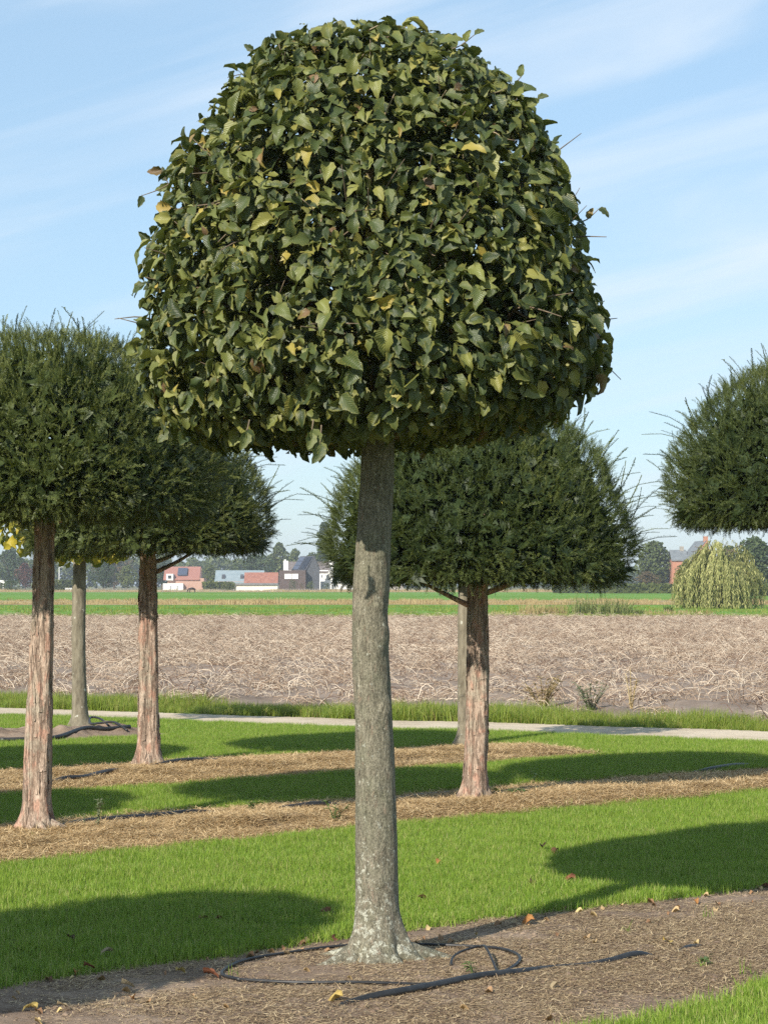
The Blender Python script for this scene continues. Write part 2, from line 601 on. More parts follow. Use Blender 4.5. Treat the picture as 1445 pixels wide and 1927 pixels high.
def hgt(p):                            # height of the bed at a point
    x, y = np.array([p[0]], float), np.array([p[1]], float)
    k = int(beds(x, y)[0])
    return float(bed_height(x, y, k)[0]) if 1 <= k <= 4 else 0.0


def grid_mesh(name, x0, x1, y0, y1, d, keep, z, mat, kind='structure'):
    nx, ny = int((x1 - x0) / d) + 1, int((y1 - y0) / d) + 1
    X, Y = np.meshgrid(np.linspace(x0, x1, nx), np.linspace(y0, y1, ny))
    x, y = X.ravel(), Y.ravel()
    i, j = np.meshgrid(np.arange(ny - 1), np.arange(nx - 1), indexing='ij')
    a = (i * nx + j).ravel()
    F = np.stack([a, a + 1, a + nx + 1, a + nx], 1)
    cx, cy = x[F].mean(1), y[F].mean(1)
    F = F[keep(cx, cy)]
    used, inv = np.unique(F, return_inverse=True)
    xs, ys = x[used], y[used]
    V = np.stack([xs, ys, z(xs, ys)], 1)
    o = ob(name, npmesh(name, V, [inv.reshape(-1, 4)], mat, True))
    tag(o, kind=kind)
    return o


# the land: one sheet to the horizon, then sheets laid over it
big = MB()
big.add([(-6000, -6000, -0.008), (6000, -6000, -0.008), (6000, 9000, -0.008), (-6000, 9000, -0.008)], [(0, 1, 2, 3)])
tag(big.build('ground', EARTH), kind='structure')

grid_mesh('lawn', -7.5, 8.0, 2.0, 30.0, 0.12, lambda x, y: np.isin(beds(x, y), (0, 6)), lambda x, y: 0 * x, LAWN)
inview = lambda x, y: np.abs(x) < 0.19 * y + 0.7
grid_mesh('soil_bed', -3.2, 4.6, 5.6, 13.2, 0.022, lambda x, y: (beds(x, y) == 1) & inview(x, y) & (y > 6.6), lambda x, y: 0.004 + bed_height(x, y, 1), SOIL)
for kk, (a, b, c, d_) in {2: (-4.2, 5.5, 11.0, 21.5), 3: (-4.8, 3.5, 14.5, 23.0), 4: (-5.2, -1.6, 18.8, 25.0)}.items():
    grid_mesh('mulch_bed', a, b, c, d_, 0.032, lambda x, y: (beds(x, y) == kk) & inview(x, y), lambda x, y: 0.004 + bed_height(x, y, kk), MULCH if kk != 4 else SOIL)
grid_mesh('gravel_path', -7.5, 8.0, 18.0, 31.0, 0.07, lambda x, y: beds(x, y) == 5, lambda x, y: 0.006 + 0.012 * vn2(x, y, 1.3, 51, 3), PATH)


def field_z(x, y):
    fade = np.clip((95 - y) / 70, 0.12, 1)
    fade = fade * np.clip((y - 27.2 + 0.55 * x) / 1.6, 0, 1)
    return 0.004 + fade * (0.10 * vn2(x, y, 0.9, 61, 3) + 0.06 * (0.5 + 0.5 * np.sin((x * 0.95 + y * 0.3) * 2 * np.pi / 0.75)))


def field_sheet():
    ys = 22 + (np.linspace(0, 1, 330) ** 1.9) * 82.5
    xs = np.linspace(-1, 1, 260)
    X = xs[None, :] * (ys[:, None] * 0.2 + 3)
    Y = np.repeat(ys[:, None], 260, 1)
    x, y = X.ravel(), Y.ravel()
    i, j = np.meshgrid(np.arange(329), np.arange(259), indexing='ij')
    a = (i * 260 + j).ravel()
    F = np.stack([a, a + 1, a + 261, a + 260], 1)
    F = F[beds(x[F].mean(1), y[F].mean(1)) == 7]
    used, inv = np.unique(F, return_inverse=True)
    x, y = x[used], y[used]
    return tag(ob('potato_field', npmesh('potato_field', np.stack([x, y, field_z(x, y)], 1), [inv.reshape(-1, 4)], FIELD, True)), kind='structure')


field_sheet()


def strip(name, pts_near, pts_far, z, mat):
    n = 60
    V, F = [], []
    for k in range(n + 1):
        x = -1 + 2 * k / n
        for yy, s in ((pts_near, 1), (pts_far, 2)):
            y = yy * (1 + 0.035 * (float(vn2(x * 9, s * 3.3 + yy, 1, 71, 3)[0]) - 0.5))
            V.append((x * (0.5 * yy + 40), y, z))
    for k in range(n): F.append((2 * k, 2 * k + 2, 2 * k + 3, 2 * k + 1))
    b = MB(); b.add(V, F)
    return tag(b.build(name, mat), kind='structure')


strip('pasture', 103.5, 174, 0.004, PAST)
strip('dry_strip', 172, 220, 0.012, DRYP)
strip('pasture', 217, 455, 0.02, PAST)
strip('dry_strip', 450, 640, 0.03, DRYP)


# ------------------------------------------------------------------ scattered ground cover (uncountable)
def instancer(name, pts, rz, sc, meshes, idx, tone=None, tmax=0.44):
    ir = rng.random(len(pts)) if tone is None else np.clip(tone, 0, tmax)
    me = npmesh(name, pts, [], None, False, {'rz': rz, 'sc': sc, 'vi': idx.astype(float), 'irnd': ir})
    o = ob(name, me)
    tag(o, kind='stuff')
    ng = bpy.data.node_groups.new(name, 'GeometryNodeTree')
    ng.interface.new_socket('Geometry', in_out='INPUT', socket_type='NodeSocketGeometry')
    ng.interface.new_socket('Geometry', in_out='OUTPUT', socket_type='NodeSocketGeometry')
    N, L = ng.nodes, ng.links
    gi, go = N.new('NodeGroupInput'), N.new('NodeGroupOutput')
    def na(nm):
        a = N.new('GeometryNodeInputNamedAttribute'); a.data_type = 'FLOAT'
        a.inputs['Name'].default_value = nm
        return a.outputs['Attribute']
    mtp = N.new('GeometryNodeMeshToPoints')
    L.new(gi.outputs[0], mtp.inputs['Mesh'])
    cx = N.new('ShaderNodeCombineXYZ'); L.new(na('rz'), cx.inputs['Z'])
    jn = N.new('GeometryNodeJoinGeometry')
    for k, m in enumerate(meshes):
        src = bpy.data.objects.new(name + '_source', m)
        oi = N.new('GeometryNodeObjectInfo'); oi.inputs['Object'].default_value = src
        oi.inputs['As Instance'].default_value = True
        cp = N.new('FunctionNodeCompare'); cp.data_type = 'FLOAT'; cp.operation = 'EQUAL'
        L.new(na('vi'), cp.inputs[0]); cp.inputs[1].default_value = float(k); cp.inputs['Epsilon'].default_value = 0.1
        ip = N.new('GeometryNodeInstanceOnPoints')
        L.new(mtp.outputs['Points'], ip.inputs['Points'])
        L.new(cp.outputs['Result'], ip.inputs['Selection'])
        L.new(oi.outputs['Geometry'], ip.inputs['Instance'])
        L.new(cx.outputs[0], ip.inputs['Rotation'])
        L.new(na('sc'), ip.inputs['Scale'])
        L.new(ip.outputs['Instances'], jn.inputs[0])
    L.new(jn.outputs[0], go.inputs[0])
    md = o.modifiers.new('scatter', 'NODES'); md.node_group = ng
    return o


def blades_mesh(name, n, rad, h0, h1, w, lean, mat, rows=3, flat=0.0):
    """a tuft of n tapered curved blades"""
    V, F4, F3, A = [], [], [], []
    c = 0
    for i in range(n):
        a = random.uniform(0, 2 * math.pi); r = rad * math.sqrt(random.random())
        bx, by = r * math.cos(a), r * math.sin(a)
        h = random.uniform(h0, h1)
        d = random.uniform(0, 2 * math.pi)
        ln = abs(random.gauss(0, lean))
        f = random.uniform(0, math.pi * 2)
        wx, wy = math.cos(f) * w * 0.5, math.sin(f) * w * 0.5
        rv = random.random()
        for k in range(rows):
            t = k / rows
            z = h * t * (1 - 0.35 * ln * t)
            o = h * ln * t * t
            s = (1 - t * 0.65)
            V += [(bx + math.cos(d) * o - wx * s, by + math.sin(d) * o - wy * s, z), (bx + math.cos(d) * o + wx * s, by + math.sin(d) * o + wy * s, z)]
            A += [rv, rv]
            if k: F4.append((c + 2 * k - 2, c + 2 * k - 1, c + 2 * k + 1, c + 2 * k))
        o = h * ln
        V.append((bx + math.cos(d) * o, by + math.sin(d) * o, h * (1 - 0.35 * ln)))
        A.append(rv)
        F3.append((c + 2 * rows - 2, c + 2 * rows - 1, c + 2 * rows))
        c += 2 * rows + 1
    A = np.array(A)
    return npmesh(name, V, [np.array(F3), np.array(F4)], mat, True, {'rnd': A * 0.55})


def fibre_mesh(name, n, rad, l0, l1, w, lift, mat, tl=0.12):
    """dry fibres lying about, as thin bent ribbons with some depth"""
    V, F, A = [], [], []
    c = 0
    for i in range(n):
        a = random.uniform(0, 2 * math.pi); r = rad * math.sqrt(random.random())
        p = np.array([r * math.cos(a), r * math.sin(a), random.uniform(0, lift)])
        d = random.uniform(0, 2 * math.pi)
        L = random.uniform(l0, l1)
        tilt = random.gauss(0, tl)
        rv = random.random()
        for k in range(4):
            q = np.array([math.cos(d), math.sin(d), tilt])
            side = np.array([-math.sin(d), math.cos(d), random.uniform(-.3, .3)]) * w * (0.5 if k in (1, 2) else 0.3)
            V += [p - side, p + side]; A += [rv, rv]
            if k: F.append((c + 2 * k - 2, c + 2 * k - 1, c + 2 * k + 1, c + 2 * k))
            p = p + q * L / 3
            d += random.gauss(0, 0.5); tilt += random.gauss(-0.05, tl)
        c += 8
    return npmesh(name, V, [np.array(F)], mat, True, {'rnd': np.array(A) * 0.7})


def haulm_mesh(name, n, up=False):
    b = MB()
    for i in range(n):
        a = random.uniform(0, 2 * math.pi); r = 0.36 * math.sqrt(random.random())
        p = np.array([r * math.cos(a), r * math.sin(a), 0.02])
        d = random.uniform(0, 2 * math.pi)
        L = random.uniform(0.18, 0.62)
        el = random.uniform(0.1, 1.1)
        if up: el = random.uniform(0.9, 1.45); L *= 0.75
        pts = [p]
        ns = 6
        for k in range(ns):
            p = p + np.array([math.cos(d) * math.cos(el), math.sin(d) * math.cos(el), math.sin(el)]) * L / ns
            p[2] = max(p[2], 0.012)
            d += random.gauss(0, 0.32); el -= random.uniform(0.0, 0.6) * (0.4 if up else 1)
            if k == 3 and random.random() < 0.4: el -= 0.8
            pts.append(p)
        w = random.uniform(0.0032, 0.0062)
        b.tube(np.array(pts), np.linspace(w, w * 0.55, ns + 1), 3, random.random() * 0.10 if up else 0.16 + random.random() * 0.8, cap=False)
    V = np.concatenate(b.V)
    return npmesh(name, V, [np.concatenate(b.F4)], HAULM, True, {'rnd': np.concatenate(b.A)})


def rand_pts(n, x0, x1, y0, y1):
    return rng.uniform(x0, x1, n), rng.uniform(y0, y1, n)


# mown lawn
tufts = [blades_mesh('grass_tuft', 60, 0.08, 0.025, 0.066, 0.0034, 0.5, GR) for _ in range(5)]
x, y = rand_pts(120000, -5.6, 5.6, 7.2, 28.0)
k = beds(x, y)
vw = np.abs(x) < 0.182 * y + 0.25
dens = np.clip(1.15 - 0.035 * (y - 9), 0.5, 1)
keep = (k == 0) & vw & (rng.random(len(x)) < dens)
u_, v_ = uv_of(x, y)
x, y = x[keep], y[keep]
pts = np.stack([x, y, 0 * x], 1)
sc = 0.7 + 0.6 * vn2(x, y, 2.2, 81, 3) + 0.25 * rng.random(len(x))
instancer('grass', pts, rng.uniform(0, 6.28, len(x)), sc, tufts, rng.integers(0, 5, len(x)), tone=0.85 * vn2(x, y, 1.1, 82, 4) - 0.2 + 0.2 * rng.random(len(x)), tmax=0.5)
print('lawn tufts', len(x))

# rough verge between path and field, and ragged lawn edges
vt = [blades_mesh('verge_tuft', 34, 0.09, 0.08, 0.26, 0.007, 0.55, VG) for _ in range(4)]
x, y = rand_pts(26000, -6.5, 6.5, 22.0, 32.0)
keep = (beds(x, y) == 6) & (np.abs(x) < 0.19 * y + 0.3) & (rng.random(len(x)) < 0.3 + 0.7 * vn2(x, y, 1.1, 83, 2))
x, y = x[keep], y[keep]
instancer('grass_verge', np.stack([x, y, 0 * x], 1), rng.uniform(0, 6.28, len(x)), (0.3 + 1.05 * vn2(x, y, 0.8, 84, 3) ** 1.5) * rng.uniform(0.75, 1.2, len(x)), vt, rng.integers(0, 4, len(x)))

# straw mulch
st = [fibre_mesh('straw_tuft', 110, 0.13, 0.03, 0.11, 0.0026, 0.018, STRAW, 0.13) for _ in range(5)]
x, y = rand_pts(60000, -5, 5, 11, 24)
k = beds(x, y)
keep = np.isin(k, (2, 3)) & (np.abs(x) < 0.185 * y + 0.2) & (rng.random(len(x)) < np.clip(2.6 * vn2(x, y, 1.5, 88, 3) - 0.55, 0.12, 1))
x, y, k = x[keep], y[keep], k[keep]
z = np.where(k == 2, bed_height(x, y, 2), bed_height(x, y, 3))
instancer('straw', np.stack([x, y, z], 1), rng.uniform(0, 6.28, len(x)), rng.uniform(0.7, 1.4, len(x)), st, rng.integers(0, 5, len(x)), tone=1.5 * vn2(x, y, 2.6, 89, 4) - 0.62 + 0.12 * rng.random(len(x)), tmax=0.3)

# chaff and crumbs on the bare soil
ch = [fibre_mesh('chaff_tuft', 42, 0.10, 0.008, 0.042, 0.0021, 0.005, CHAFF, 0.10) for _ in range(5)]
x, y = rand_pts(52000, -3.2, 4.6, 6.6, 13.2)
keep = (beds(x, y) == 1) & inview(x, y) & (rng.random(len(x)) < np.clip(3.2 * vn2(x, y, 1.7, 85, 3) - 1.25 + 0.35 * np.tanh(x * 1.5), 0.04, 1))
x, y = x[keep], y[keep]
instancer('chaff', np.stack([x, y, 0.004 + bed_height(x, y, 1)], 1), rng.uniform(0, 6.28, len(x)), rng.uniform(0.6, 1.5, len(x)), ch, rng.integers(0, 5, len(x)), tone=1.3 * vn2(x, y, 2.1, 90, 4) - 0.5 + 0.15 * rng.random(len(x)), tmax=0.3)

def clod_mesh(seed):
    rs = np.random.default_rng(seed)
    b_ = [(0, 0, 1)] + [(math.cos(a) * .9, math.sin(a) * .9, .35) for a in np.arange(5) * 1.2566] + [(math.cos(a + .6), math.sin(a + .6), -.3) for a in np.arange(5) * 1.2566]
    V = np.array(b_) * rs.uniform(.65, 1.25, (11, 1)) * np.array([1, 1, .75])
    F = [(0, 1 + k, 1 + (k + 1) % 5) for k in range(5)] + [(1 + k, 6 + k, 1 + (k + 1) % 5) for k in range(5)] + [(1 + (k + 1) % 5, 6 + k, 6 + (k + 1) % 5) for k in range(5)]
    return npmesh('clod', V * 0.01, [np.array(F)], SOIL, True, {'rnd': np.zeros(11)})


x, y = rand_pts(16000, -3.2, 4.6, 6.6, 13.2)
keep = (beds(x, y) == 1) & inview(x, y) & (rng.random(len(x)) < np.clip(1.9 - 2.4 * vn2(x, y, 1.7, 85, 3), 0.08, 1))
x, y = x[keep], y[keep]
instancer('soil_clods', np.stack([x, y, 0.004 + bed_height(x, y, 1)], 1), rng.uniform(0, 6.28, len(x)), 0.25 + 1.5 * rng.random(len(x)) ** 4, [clod_mesh(q) for q in range(4)], rng.integers(0, 4, len(x)))

# sparse grass sprouting in the beds and over the edges
x, y = rand_pts(1500, -3.2, 4.6, 7, 24)
kk_ = beds(x, y)
keep = np.isin(kk_, (1, 2, 3)) & (rng.random(len(x)) < 0.10)
x, y = x[keep], y[keep]
sp = [blades_mesh('sprout', 9, 0.03, 0.03, 0.09, 0.004, 0.6, GR) for _ in range(2)]
instancer('grass_sprouts', np.stack([x, y, 0 * x + 0.02], 1), rng.uniform(0, 6.28, len(x)), rng.uniform(0.6, 1.2, len(x)), sp, rng.integers(0, 2, len(x)))

# dead potato haulm on the field
hm = [haulm_mesh('haulm_tuft', 24) for _ in range(5)] + [haulm_mesh('haulm_stalk', 3, True) for _ in range(2)]
n = 10000
yy = np.sqrt(rng.uniform(22 ** 2, 104 ** 2, n))
xx = rng.uniform(-1, 1, n) * (0.19 * yy + 0.8)
keep = (beds(xx, yy) == 7) & (rng.random(n) < np.clip(0.35 + 0.9 * vn2(xx, yy, 0.5, 86, 2), 0, 1) * np.clip((yy - 20) / 26, 0.5, 1))
xx, yy = xx[keep], yy[keep]
idx = np.where(rng.random(len(xx)) < 0.27, rng.integers(5, 7, len(xx)), rng.integers(0, 5, len(xx)))
instancer('dead_stems', np.stack([xx, yy, field_z(xx, yy) * 0.8], 1), rng.uniform(0, 6.28, len(xx)), rng.uniform(0.6, 1.25, len(xx)), hm, idx)

# tall dry grass on the strips between the pastures
dg = [blades_mesh('dry_tuft', 40, 0.5, 0.12, 0.38, 0.03, 0.4, DRYG) for _ in range(3)]
yy = np.concatenate([rng.uniform(173, 188, 1300), rng.uniform(205, 218, 500), rng.uniform(470, 505, 2200)])
xx = rng.uniform(-1, 1, len(yy)) * 0.19 * yy
big_ = np.where(yy > 300, 1.7, 1.0)
instancer('dry_grass', np.stack([xx, yy, 0 * xx], 1), rng.uniform(0, 6.28, len(xx)), rng.uniform(0.4, 1.4, len(xx)) * big_ * (0.3 + 1.1 * vn2(xx, yy * 0, 0.25, 87, 3)), dg, rng.integers(0, 3, len(xx)))
gg = [blades_mesh('pasture_tuft', 40, 0.5, 0.06, 0.22, 0.03, 0.5, VG) for _ in range(3)]
yy = np.concatenate([rng.uniform(103.5, 109, 900), rng.uniform(110, 160, 700)])
xx = rng.uniform(-1, 1, len(yy)) * 0.19 * yy
instancer('pasture_tufts', np.stack([xx, yy, 0 * xx], 1), rng.uniform(0, 6.28, len(xx)), rng.uniform(0.4, 1.3, len(xx)), gg, rng.integers(0, 3, len(xx)))


# ------------------------------------------------------------------ leaf templates
def leaf_template(fold, curl, twist, rows=7, cols=4, width=0.33, serr=0.022, seed=0):
    rs = random.Random(seed)
    V, lu, F = [], [], []
    skew = rs.uniform(-.08, .08)
    for i in range(rows + 1):
        v = i / rows
        w = width * (math.sin(math.pi * min(1, v ** 0.72 * 0.985 + 0.015))) ** 0.85
        if i == rows: w = 0.006
        if i == 0: w = 0.05
        for j in range(cols + 1):
            u = -1 + 2 * j / cols
            ww = w + (serr * (1 if i % 2 else -1) if abs(u) > 0.9 and 0 < i < rows else 0)
            z = fold * abs(u) * w * 1.6 - curl * v * v + twist * u * v * 0.25 + rs.uniform(-.035, .035)
            V.append((u * ww + skew * v * v, v, z))
            lu.append((u, v, 0))
    for i in range(rows):
        for j in range(cols):
            a = i * (cols + 1) + j
            F.append((a, a + 1, a + cols + 2, a + cols + 1))
    k = len(V)
    V += [(-0.009, -0.16, 0.02), (0.009, -0.16, 0.02), (0.009, 0.02, 0.0), (-0.009, 0.02, 0.0)]
    lu += [(0.5, 0, 0)] * 4
    F.append((k, k + 1, k + 2, k + 3))
    return np.array(V), np.zeros((0, 3), int), np.array(F), np.array(lu, float)


LEAF = [leaf_template(random.uniform(0.05, 0.7), random.uniform(-0.15, 0.5), random.uniform(-.9, .9), rows=6, serr=0.034, seed=s) for s in range(8)]
LEAFC = [leaf_template(random.uniform(0.1, 0.5), random.uniform(0, 0.4), random.uniform(-.6, .6), rows=3, cols=2, serr=0, seed=s) for s in range(4)]
CURLED = [leaf_template(0.55, 0.35, 0.8, seed=30), leaf_template(0.35, -0.25, -0.8, seed=31), leaf_template(0.6, 0.45, 0.9, seed=32)]


def interp_prof(prof, z):
    p = np.array(prof)
    return np.interp(z, p[:, 0], p[:, 1])


# ------------------------------------------------------------------ trunks
def trunk_mesh(name, zs, cx, cy, rad, nseg, disp, mat, dz=0.02):
    z = np.arange(zs[0], zs[-1] + dz, dz)
    X, Y, Rr = np.interp(z, zs, cx), np.interp(z, zs, cy), np.interp(z, zs, rad)
    ker = np.ones(5) / 5
    sm = lambda a: np.convolve(np.pad(a, 2, mode='edge'), ker, mode='valid')
    X, Y, Rr = sm(X), sm(Y), sm(Rr)
    th = np.arange(nseg) * 2 * np.pi / nseg
    Z, TH = np.meshgrid(z, th, indexing='ij')
    rr = disp(Z.ravel(), TH.ravel(), np.repeat(Rr, nseg))
    V = np.stack([np.repeat(X, nseg) + rr * np.cos(TH.ravel()), np.repeat(Y, nseg) + rr * np.sin(TH.ravel()), Z.ravel()], 1)
    i, j = np.meshgrid(np.arange(len(z) - 1), np.arange(nseg), indexing='ij')
    a = (i * nseg + j).ravel(); b = (i * nseg + (j + 1) % nseg).ravel()
    return npmesh(name, V, [np.stack([a, b, b + nseg, a + nseg], 1)], mat, True)


def hb_disp(Z, TH, Rr):
    P = np.stack([np.cos(TH) * 0.08 * 60, np.sin(TH) * 0.08 * 60, Z * 9], 1)
    r = Rr * (1 + 0.05 * (vn(P, 0.35, 5, 2) - 0.5)) + 0.006 * (vn(P, 1.5, 6, 3) - 0.5)
    fl = np.clip((0.34 - Z) / 0.34, 0, 1) ** 2.6
    lob = 0.5 + 0.5 * np.cos(5 * TH + 0.8) * 0.7 + 0.35 * np.cos(8 * TH + 2.1) + 0.2 * np.cos(3 * TH)
    r = r + fl * (0.055 + 0.055 * lob)
    for (t0, z0, s, h) in KNOTS:
        d2 = ((np.angle(np.exp(1j * (TH - t0))) * 0.075) ** 2 + (Z - z0) ** 2) / (s * s)
        r = r + h * (np.exp(-d2) * 1.2 - 0.7 * np.exp(-d2 * 7))
    return r


def ty(py):
    return CAMH - (py - HZ) / FPX * 9.22


F_ = -math.pi / 2
KNOTS = [(F_ + 0.15, ty(1655), 0.022, 0.014), (F_ - 0.1, ty(1482), 0.022, 0.013), (F_ + 0.55, ty(1140), 0.022, 0.012), (F_ + 0.3, ty(1222), 0.03, 0.012),
         (F_ + 0.8, ty(1330), 0.03, 0.013), (F_ + 1.0, ty(1195), 0.04, 0.010), (F_ + 0.1, ty(1790), 0.02, 0.012), (F_ + 0.5, ty(1040), 0.02, 0.008)]
TX = [(1850, 711, 0.094), (1815, 711, 0.093), (1780, 711, .092), (1750, 711, .0915), (1700, 709, .0905), (1650, 709, .0905), (1550, 707.5, .0875), (1450, 706, .084), (1350, 703, .0785),
      (1250, 697.5, .0780), (1160, 696, .0745), (1100, 698.5, .0755), (1000, 704, .0725), (900, 709.5, .0705), (820, 712, .068), (700, 712, .064), (560, 708, .055), (400, 704, .04), (260, 700, .02)]
hz_ = [ty(a) for a, b, c in TX]
hx_ = [(b - 722.5) / FPX * 9.22 for a, b, c in TX]
tree = thing('hornbeam_tree', 'tall dome clipped hornbeam with yellowing leaves and grey trunk ringed by a black hose', 'tree', (0, 9.22, 0))
tm = trunk_mesh('trunk', hz_, hx_, [0.0] * len(hz_), [c for a, b, c in TX], 60, hb_disp, BH, 0.014)
ob('trunk', tm, tree)
# surface roots
for a0, L, w in ((-0.12, 0.34, 0.048), (-0.6, 0.2, 0.04), (F_ - 0.4, 0.17, 0.04), (math.pi + 0.3, 0.28, 0.042), (F_ + 0.3, 0.16, 0.038), (2.4, 0.3, 0.03), (-2.6, 0.18, 0.036)):
    pts = []
    for t in np.linspace(0, 1, 9):
        r = 0.08 + L * t
        a = a0 + 0.25 * math.sin(t * 3)
        pts.append((hx_[1] + r * math.cos(a), r * math.sin(a), 0.062 * (1 - t) ** 1.5 - 0.012 + 0.014 * (1 - t)))
    b = MB(); b.tube(np.array(pts), np.linspace(w * 1.15, w * 0.35, 9), 10)
    b.build('root', BH, tree, True)
# pale lichen spots
for (px, py, s) in ((685, 1424, 0.017), (713, 1419, 0.013), (680, 1386, 0.012), (688, 1383, 0.009), (722, 1480, 0.006), (674, 1235, 0.007), (725, 1535, 0.008)):
    z = ty(py); xc = np.interp(-z, [-q for q in hz_], hx_); rr = np.interp(-z, [-q for q in hz_], [c for a, b, c in TX])
    dx = (px - 722.5) / FPX * 9.22 - xc
    th = -math.acos(max(-0.95, min(0.95, dx / rr)))
    V = []
    nn_ = 11
    for ring, lift in ((0, 0.0062), (0.62, 0.0055), (1.0, -0.003)):
        for q in range(nn_ if ring else 1):
            a = q * 2 * math.pi / nn_
            k_ = ring * s * random.uniform(0.75, 1.15)
            tt = th + k_ * math.cos(a) * 0.8 / rr
            V.append((xc + (rr + lift) * math.cos(tt), (rr + lift) * math.sin(tt), z + k_ * math.sin(a)))
    F3 = [(0, 1 + q, 1 + (q + 1) % nn_) for q in range(nn_)]
    F4 = [(1 + q, 1 + nn_ + q, 1 + nn_ + (q + 1) % nn_, 1 + (q + 1) % nn_) for q in range(nn_)]
    ob('lichen_spot', npmesh('lichen_spot', V, [np.array(F3), np.array(F4)], LICHEN, True), tree)

# hornbeam crown -----------------------------------------------------------
HP = [(2.22, 0.60), (2.28, 0.76), (2.36, 0.87), (2.45, 0.925), (2.55, 0.94), (2.72, 0.932), (2.92, 0.895), (3.16, 0.835), (3.38, 0.77), (3.58, 0.65), (3.71, 0.545), (3.80, 0.45), (3.86, 0.32), (3.90, 0.06)]
CCX = (695 - 722.5) / FPX * 9.22


def crown_leaves(n, depth, seed, gap, zlo=2.22):
    rg = np.random.default_rng(seed)
    zz = np.linspace(zlo, 3.90, 400)
    rr = interp_prof(HP, zz)
    dA = rr * np.sqrt(1 + np.gradient(rr, zz) ** 2) + 0.02
    c = np.cumsum(dA); c /= c[-1]
    z = np.interp(rg.random(n * 2), c, zz)
    th = rg.uniform(0, 2 * np.pi, n * 2)
    r = interp_prof(HP, z)
    lump = 1 + 0.05 * (vn(np.stack([np.cos(th) * 2.4, np.sin(th) * 2.4, z * 2.4], 1), 1.3, 7, 2) - 0.5) * 2
    slope = np.interp(z, zz, np.gradient(rr, zz))
    nrm = unit(np.stack([np.cos(th), np.sin(th), np.clip(-slope, -1, 6)], 1))
    d = depth(rg, n * 2)
    P = np.stack([r * lump * np.cos(th), r * lump * np.sin(th), z], 1) - nrm * d[:, None]
    P[:, 2] = np.maximum(P[:, 2], 2.2)
    g = vn(P, 6.0, 9, 2)
    keep = g > gap * rg.uniform(0.6, 1.0, len(g))
    P, nrm, d, th = P[keep][:n], nrm[keep][:n], d[keep][:n], th[keep][:n]
    return rg, P, nrm, d, th


def leaf_frames(rg, P, nrm, droop=0.55):
    m = len(P)
    rv = rg.normal(0, 1, (m, 3))
    t = nrm * 0.4 + np.array([0, 0, -1.0]) * droop * rg.uniform(-0.25, 1.5, m)[:, None] + rv * 0.6
    n = nrm * 0.8 + np.array([-0.1, -0.15, 0.5]) + rg.normal(0, 1, (m, 3)) * 0.52
    t = t - 0.65 * unit(n) * np.sum(t * unit(n), 1)[:, None]
    return unit(t), unit(n)


dep_out = lambda rg, m: np.clip(rg.exponential(0.055, m), -0.0, 0.26) - rg.random(m) * 0.03 - (rg.random(m) < 0.05) * rg.random(m) * 0.05
dep_in = lambda rg, m: rg.uniform(0.14, 0.45, m)
rg, P, nrm, dd, th = crown_leaves(10400, dep_out, 3, 0.50)
# leaves of the flat underside, hanging
m = 1500
ra = np.sqrt(rg.random(m)) * 0.86; ta = rg.uniform(0, 2 * np.pi, m)
P2 = np.stack([ra * np.cos(ta), ra * np.sin(ta), 2.27 - 0.07 * (1 - ra) + rg.uniform(0, 0.16, m)], 1)
n2 = unit(np.stack([np.cos(ta) * 0.9, np.sin(ta) * 0.9, -0.15 + 0 * ta], 1))
P = np.vstack([P, P2]); nrm = np.vstack([nrm, n2]); dd = np.concatenate([dd, np.full(m, 0.12)])
m = 900                                   # the full lower rim
ra = rg.uniform(0.60, 0.90, m); ta = rg.uniform(0, 2 * np.pi, m)
P2 = np.stack([ra * np.cos(ta), ra * np.sin(ta), 2.25 + 0.15 * np.clip((ra - .6) / .3, 0, 1) + rg.uniform(-.02, 0.18, m)], 1)
P = np.vstack([P, P2]); nrm = np.vstack([nrm, unit(np.stack([np.cos(ta), np.sin(ta), 0.1 + 0 * ta], 1))]); dd = np.concatenate([dd, np.full(m, 0.08)])
P[:, 2] += 0.10 * np.clip(P[:, 0], 0, 1) * np.clip((2.65 - P[:, 2]) / 0.4, 0, 1)      # the clipped base rises to the right
t_, n_ = leaf_frames(rg, P, nrm)
low = P[:, 2] < 2.42
t_[low] = unit(t_[low] + np.array([0, 0, -0.9]))
size = np.clip(rg.normal(0.061, 0.017, len(P)), 0.030, 0.105)
vi = rg.integers(0, 8, len(P))
CC = np.array([CCX, 0, 0.0])
# pick the 300 leaves that show largest as parts of their own
view = unit(np.array([0, -9.2, -1.2]))
facing = np.abs(n_ @ view)
score = size ** 2 * facing * (nrm @ view > 0.35) * (dd < 0.03) * (P[:, 2] > 2.3)
pick = np.argsort(-score)[:300]
mask = np.ones(len(P), bool); mask[pick] = False


def build_foliage(name, sel, withc=True):
    parts, rnds = [], []
    for k in range(8):
        q = sel & (vi == k)
        parts.append(scatter(LEAF[k], P[q] + CC, t_[q], n_[q], size[q]))
        rnds.append(np.repeat(rg.random(q.sum()), len(LEAF[k][0])))
    V, f3, f4, lu = join(parts + INNER[0])
    return npmesh(name, V, [f3, f4] if len(f3) else [f4], HB, True, {'rnd': np.concatenate(rnds + INNER[1]), 'lu': lu})


